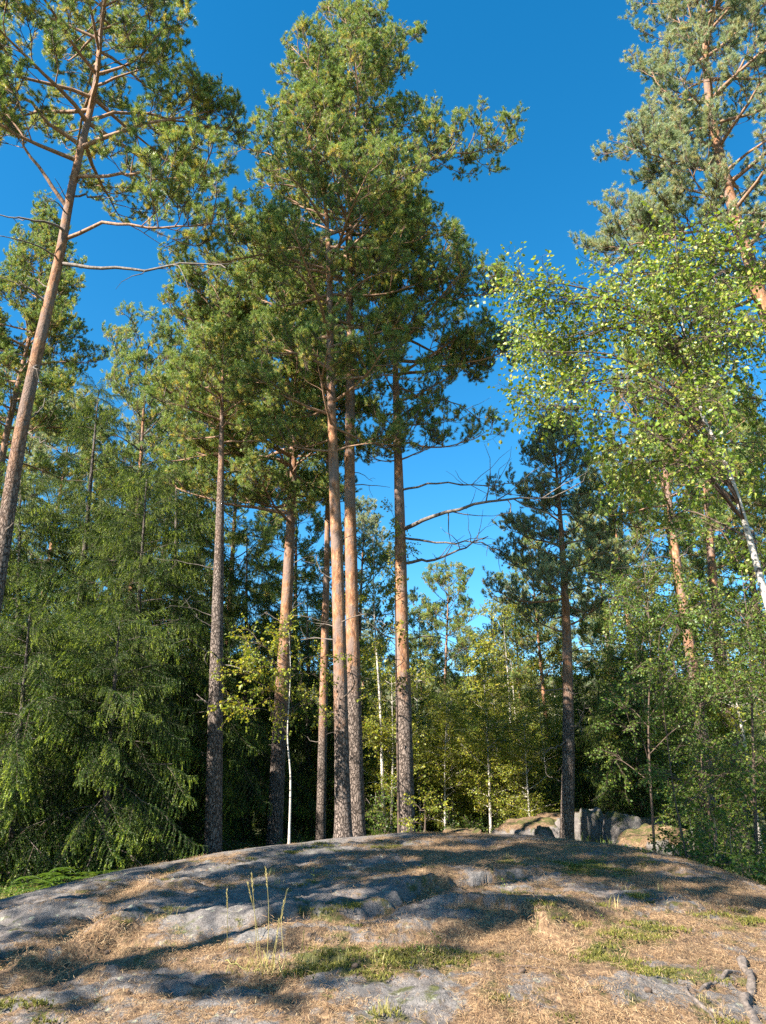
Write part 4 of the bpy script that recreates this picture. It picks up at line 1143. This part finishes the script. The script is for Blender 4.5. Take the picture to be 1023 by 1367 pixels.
bpx("boulder", "small mossy stone below the rock shoulder", 708, 738, 1102, 18.8, 0.3, (0, 0, .4), 25, litter=0.2)

# ------------------------------------------------------------------ ground covers
def dome_points(n, x0, x1, y0, y1, w):
    x = rng.uniform(x0, x1, n); y = y0 + (y1 - y0) * rng.random(n) ** 1.15
    z, lit = dome(x, y); L, Ms = masks(x, y, lit)
    k = rng.random(n) < w(L, Ms)
    return x[k], y[k], z[k]
x, y, z = dome_points(60000, -7, 7, 4.2, 14.4, lambda L, Ms: np.clip((L - 0.30) * 1.3, 0.015, 0.75) * (1 - 0.5 * np.clip((Ms - .45) * 4, 0, 1)))
e = 0.06
zx = (dome(x + e, y)[0] - dome(x - e, y)[0]) / (2 * e); zy = (dome(x, y + e)[0] - dome(x, y - e)[0]) / (2 * e)
rot = np.stack([np.arctan(zy), -np.arctan(zx), rng.uniform(-0.5, 0.9, len(x))], 1)
tag(scatter("needle_litter", 'litter', np.stack([x, y, z + 0.002], 1), rot, rng.uniform(.7, 1.3, len(x))), "fallen rusty pine needles strewn over the granite", "needle litter")
x, y, z = dome_points(30000, -7, 7, 4.2, 14.4, lambda L, Ms: np.clip((Ms - 0.46) * 1.8, 0, 0.55))
tag(scatter("moss", 'moss', np.stack([x, y, z - .004], 1), np.stack([0 * x, 0 * x, rng.uniform(0, 6, len(x))], 1), rng.uniform(.6, 1.3, len(x))), "cushions of yellow-green moss in the hollows of the granite", "moss")
x, y, z = dome_points(3500, -6, 7, 4.4, 13.5, lambda L, Ms: np.clip((Ms - 0.40) * 0.9, 0, 0.3))
tag(scatter("dry_grass", 'drygrass', np.stack([x, y, z], 1), np.stack([0 * x, 0 * x, rng.uniform(0, 6, len(x))], 1), rng.uniform(.3, .7, len(x))), "short dry grass blades growing out of the moss", "grass")

def floor_points(n, x0, x1, y0, y1, keep):
    x = rng.uniform(x0, x1, n); y = rng.uniform(y0, y1, n)
    zf = floor_z(x, y); zd = np.where((np.abs(x) < 9.4) & (y < 18.9), dome(x, y)[0], -9)
    k = (zf > zd + 0.02) & keep(x, y)
    return x[k], y[k], zf[k]
x, y, z = floor_points(15000, -16, 16, 7, 32, lambda x, y: rng.random(len(x)) < 0.75)
d = np.stack([rng.normal(0, .45, len(x)), rng.normal(0, .45, len(x)), np.ones(len(x))], 1)
tag(scatter("undergrowth", 'shrub', np.stack([x, y, z], 1), eulers(d, rng.uniform(0, 6, len(x))), rng.uniform(.8, 1.7, len(x))), "low bilberry undergrowth covering the forest floor round the rock", "undergrowth")
x, y, z = floor_points(7000, -16, 16, 7, 26, lambda x, y: rng.random(len(x)) < np.where(x > 0, .8, .45))
tag(scatter("forest_grass", 'grass', np.stack([x, y, z], 1), np.stack([0 * x, 0 * x, rng.uniform(0, 6, len(x))], 1), rng.uniform(.7, 1.6, len(x))), "dark grass among the bushes round the rock", "grass")

x, y, z = floor_points(26000, -9, 0.5, 8.5, 16.5, lambda x, y: (dome(x, y)[0] - floor_z(x, y) > -0.75))
tag(scatter("rim_grass", 'drygrass', np.stack([x, y, z], 1), np.stack([0 * x, 0 * x, rng.uniform(0, 6, len(x))], 1), rng.uniform(2.2, 4.2, len(x))), "yellow-green grass along the left rim of the granite under the spruces", "grass")

# ------------------------------------------------------------------ small plants on and beside the rock
def stem(root, base, path, r, mat, head=None):
    b = MB(); b.tube(path - base, np.linspace(r, r * .4, len(path)), 4, 0, tint=0.5)
    o = b.build("stem", mat, root)
    if head:
        h = MB(); top, d = path[-1], unit(path[-1] - path[-3])
        for k in range(34):
            p = path[-1] - d * head * (k / 34) - base
            needles(h, p, d + rng.normal(0, .15, 3), 2, 0.4, 0.02, 0.004, rnd.uniform(.5, .95), 0, .01)
        h.build("seed_head", M['grass'], o)
    return o
gb = G(352, 1302)
root = thing("grass_tuft", gb, "tuft of tall dry grass stems with seed heads growing on the granite", "grass tuft")
for (bx, by, tx, ty, dd) in [(303, 1275, 303, 1190, 0.0), (345, 1300, 336, 1168, 0.1), (350, 1300, 331, 1180, -.1), (356, 1298, 355, 1160, 0.1), (360, 1300, 383, 1190, 0), (378, 1285, 379, 1205, 0.2), (394, 1296, 406, 1244, 0), (342, 1306, 330, 1262, -.1), (364, 1302, 372, 1230, .1)]:
    p0 = G(bx, by); p1 = W(tx, ty, p0[1] + dd)
    P = spline([p0, p0 + (p1 - p0) * .55 + np.array([rnd.gauss(0, .015), 0, .01]), p1], 9)
    stem(root, gb, P, 0.0026, M['grass'], 0.14 if ty < 1250 else 0.08)
b = MB()
for k in range(45):
    a = rnd.uniform(0, 6.28); p = np.array([rnd.gauss(0, .14), rnd.gauss(0, .08), 0]); H = rnd.uniform(.04, .16); l = rnd.uniform(.08, .34)
    o = np.array([math.cos(a), math.sin(a), 0]); s = np.array([-o[1], o[0], 0]) * .003
    q = [p, p + o * l * .35 + (0, 0, H * .8), p + o * l + (0, 0, H * .75)]
    b.add([q[0] - s, q[0] + s, q[1] - s, q[1] + s, q[2]], np.array([[0, 1, 3], [0, 3, 2], [2, 3, 4]]), 0, tint=rnd.uniform(.3, 1))
tag(b.build("foliage", M['grass'], root), kind='stuff')

def fern(label, px, D, s, seed, dz=0.0, group="ferns at the rock edge"):
    rnd.seed(seed); c = np.array(gp(px, D, dz)); root = thing("fern", c, label, "fern", group)
    for k in range(9):
        a = k * 0.7 + rnd.uniform(-.2, .2); L = s * rnd.uniform(.7, 1.1); o = np.array([math.cos(a), math.sin(a), 0])
        P = spline([np.zeros(3), o * L * .35 + (0, 0, L * .55), o * L * .75 + (0, 0, L * .65), o * L + (0, 0, L * .45)], 18)
        b = MB(); b.tube(P, np.linspace(.005, .0015, 18), 3, 0, tint=.3)
        side = np.array([-o[1], o[0], 0])
        for i in range(2, 18):
            w = L * .24 * math.sin(math.pi * min(1, .18 + .82 * (1 - i / 18)))
            for sg in (-1, 1):
                d = unit(side * sg + unit(P[min(i + 1, 17)] - P[i - 1]) * .45 + (0, 0, -.15))
                leaf(b, P[i], d, (0, 0, 1), w, L * .05, rnd.uniform(.2, .8), 0, .05)
        b.build("frond", M['fern'], root)
    return root
for k, (lb, px, D, s) in enumerate([("bright green fern nearest the frame edge at the rock rim", 20, 9.9, .62), ("fern in front of the young spruce", 55, 10.6, .66), ("tallest fern at the foot of the small bright spruce", 95, 11.2, .8),
                                     ("spreading fern right of the tallest fern", 130, 11.6, .7), ("fern half hidden behind the rock rim", 70, 11.6, .7), ("last fern along the rock rim towards the dark-trunked pine", 165, 12.2, .6)]):
    fern(lb, px, D, s, 300 + k)

# bushes at the right edge of the rock
for j, (lb, px, D, h, n) in enumerate([("leafy bush at the frame edge beside the rock", 1010, 10.8, 1.0, 9), ("bush with bare grey stems right of the tilted slab", 955, 12.2, 1.3, 9), ("low bush below the tilted slab", 890, 14.0, .8, 7), ("tall thin bush between the slab and the brown bowing pine", 925, 13.2, 1.6, 9), ("bush under the darker pine's base", 985, 13.8, 1.4, 9), ("bright leafy bush right of the crest pair's feet", 512, 16.5, 1.3, 9), ("leafy bush behind the sprouting pine's foot", 535, 18, 1.2, 8), ("low bush between the slim orange pine and the yellow sapling", 408, 17, .9, 7), ("low bush behind the crest near the lone pine", 650, 22, .9, 6), ("bush in the gap behind the low hump of rock", 610, 23, 1.1, 7), ("bush below the distant white birch", 690, 24, 1.0, 7)]):
    rnd.seed(400 + j); c = np.array(gp(px, D)); root = thing("bush", c, lb, "bush", "bushes round the rock"); sp = Sprays(); b = MB()
    for k in range(n):
        a = rnd.uniform(0, 6.28)
        P = wander(np.zeros(3), (.45 * math.cos(a), .45 * math.sin(a), 1), h * rnd.uniform(.6, 1.15), 8, 0, .12)
        b.tube(P, np.linspace(.011, .003, 8), 5, 0)
        for i in range(9):
            q, qd = at_path(P, rnd.uniform(.25, 1)); dv = unit(qd * .4 + np.array([rnd.gauss(0, .8), rnd.gauss(0, .8), rnd.gauss(.1, .3)]))
            sp.add(c + q, dv, rnd.uniform(.7, 1.1))
    b.build("trunk", M['dead'], root); sp.build('dull', root, c, "foliage", .8)

# exposed roots and fallen twigs on the rock
def root_tube(label, pix, r0, r1, seed, name="exposed_root", cat="root", mat='root', lift=0.1):
    rnd.seed(seed); P = np.array([G(*p) for p in pix]); Q = spline(P, 26)
    zz = dome(Q[:, 0], Q[:, 1])[0]; r = np.linspace(r0, r1, 26)
    Q[:, 2] = zz + r * lift + 0.006 * np.sin(np.arange(26) * .9)
    Q[:, :2] += rng.normal(0, r0 * .10, (26, 2))
    base = Q[0].copy(); b = MB(); b.tube(Q - base, r * (1 + .25 * np.sin(np.arange(26) * 1.3 + seed)), 12, 0, wob=.5)
    o = b.build(name, M[mat]); o.location = base
    return tag(o, label, cat)
root_tube("thick gnarled grey root curving down the granite's corner", [(988, 1284), (1000, 1300), (1003, 1318), (994, 1336), (1003, 1352), (1012, 1375)], .030, .038, 1)
root_tube("thin root snaking across the needles towards the thick root", [(985, 1300), (960, 1310), (935, 1322), (917, 1322), (922, 1336), (945, 1352), (958, 1370)], .020, .010, 2)
root_tube("small root crossing in front of the thin root", [(948, 1352), (965, 1358), (985, 1368)], .014, .010, 3)
root_tube("dark fallen twig lying on the needle litter", [(672, 1298), (700, 1302), (735, 1309), (770, 1319)], .007, .004, 4, "fallen_twig", "twig", 'twig', 1.2)
root_tube("pale fallen twig beside the dry grass tuft", [(300, 1290), (325, 1297), (352, 1303)], .005, .003, 5, "fallen_twig", "twig", 'grass', 1.2)
root_tube("short twig resting below the cracked ledge", [(690, 1272), (722, 1280), (744, 1286)], .005, .003, 6, "fallen_twig", "twig", 'dead', 1.2)

for k in range(26):                                          # small twigs and cones strewn about
    px, py = rnd.uniform(40, 1000), rnd.uniform(1215, 1362); a = rnd.uniform(-.5, .5); L = rnd.uniform(10, 34)
    o = root_tube("short dry twig among the needles on the granite", [(px, py), (px + L * .5, py + a * L * .3 + rnd.uniform(-2, 2)), (px + L, py + a * L * .5)], rnd.uniform(.0025, .0045), .0015, 500 + k, "fallen_twig", "twig", rnd.choice(('twig', 'dead', 'limb')), 1.3)
    o["group"] = "dry twigs on the granite"
cb = MB(); u = np.linspace(0, math.pi, 15)[:, None]; v = np.linspace(0, 2 * math.pi, 22, endpoint=False)[None]
rr = 0.017 * np.sin(u) ** .8 * (1 + .22 * np.abs(np.sin(u * 9)) * (0.6 + .4 * np.cos(v * 8 + u * 14)))
P = np.stack([rr * np.cos(v), rr * np.sin(v), 0.026 * np.cos(u) * np.ones_like(v)], -1)
i = (np.arange(14)[:, None] * 22 + np.arange(22)[None]).ravel(); j = (np.arange(14)[:, None] * 22 + (np.arange(22)[None] + 1) % 22).ravel()
cb.add(P, np.stack([i, i + 22, j + 22, j], -1), 0); cone_me = cb.mesh("pine_cone", [M['twig']])
for k in range(8):
    p = G(rnd.uniform(60, 1000), rnd.uniform(1230, 1362)); o = bpy.data.objects.new("pine_cone", cone_me); COL.objects.link(o)
    o.location = p + np.array([0, 0, .013]); o.rotation_euler = (1.57 + rnd.uniform(-.3, .3), 0, rnd.uniform(0, 6.28)); tag(o, "small brown pine cone lying among the needles on the granite", "pine cone", "cones on the granite")
x, y, z = dome_points(9000, -3, 6, 5.5, 12.5, lambda L, Ms: np.clip((Ms - 0.46) * 0.5, 0, 0.10))
d = np.stack([rng.normal(0, .5, len(x)), rng.normal(0, .5, len(x)), np.ones(len(x))], 1)
tag(scatter("rock_undergrowth", 'shrub', np.stack([x, y, z], 1), eulers(d, rng.uniform(0, 6, len(x))), rng.uniform(.2, .5, len(x))), "tiny bilberry and heather shoots in the mossy hollows of the granite", "undergrowth")
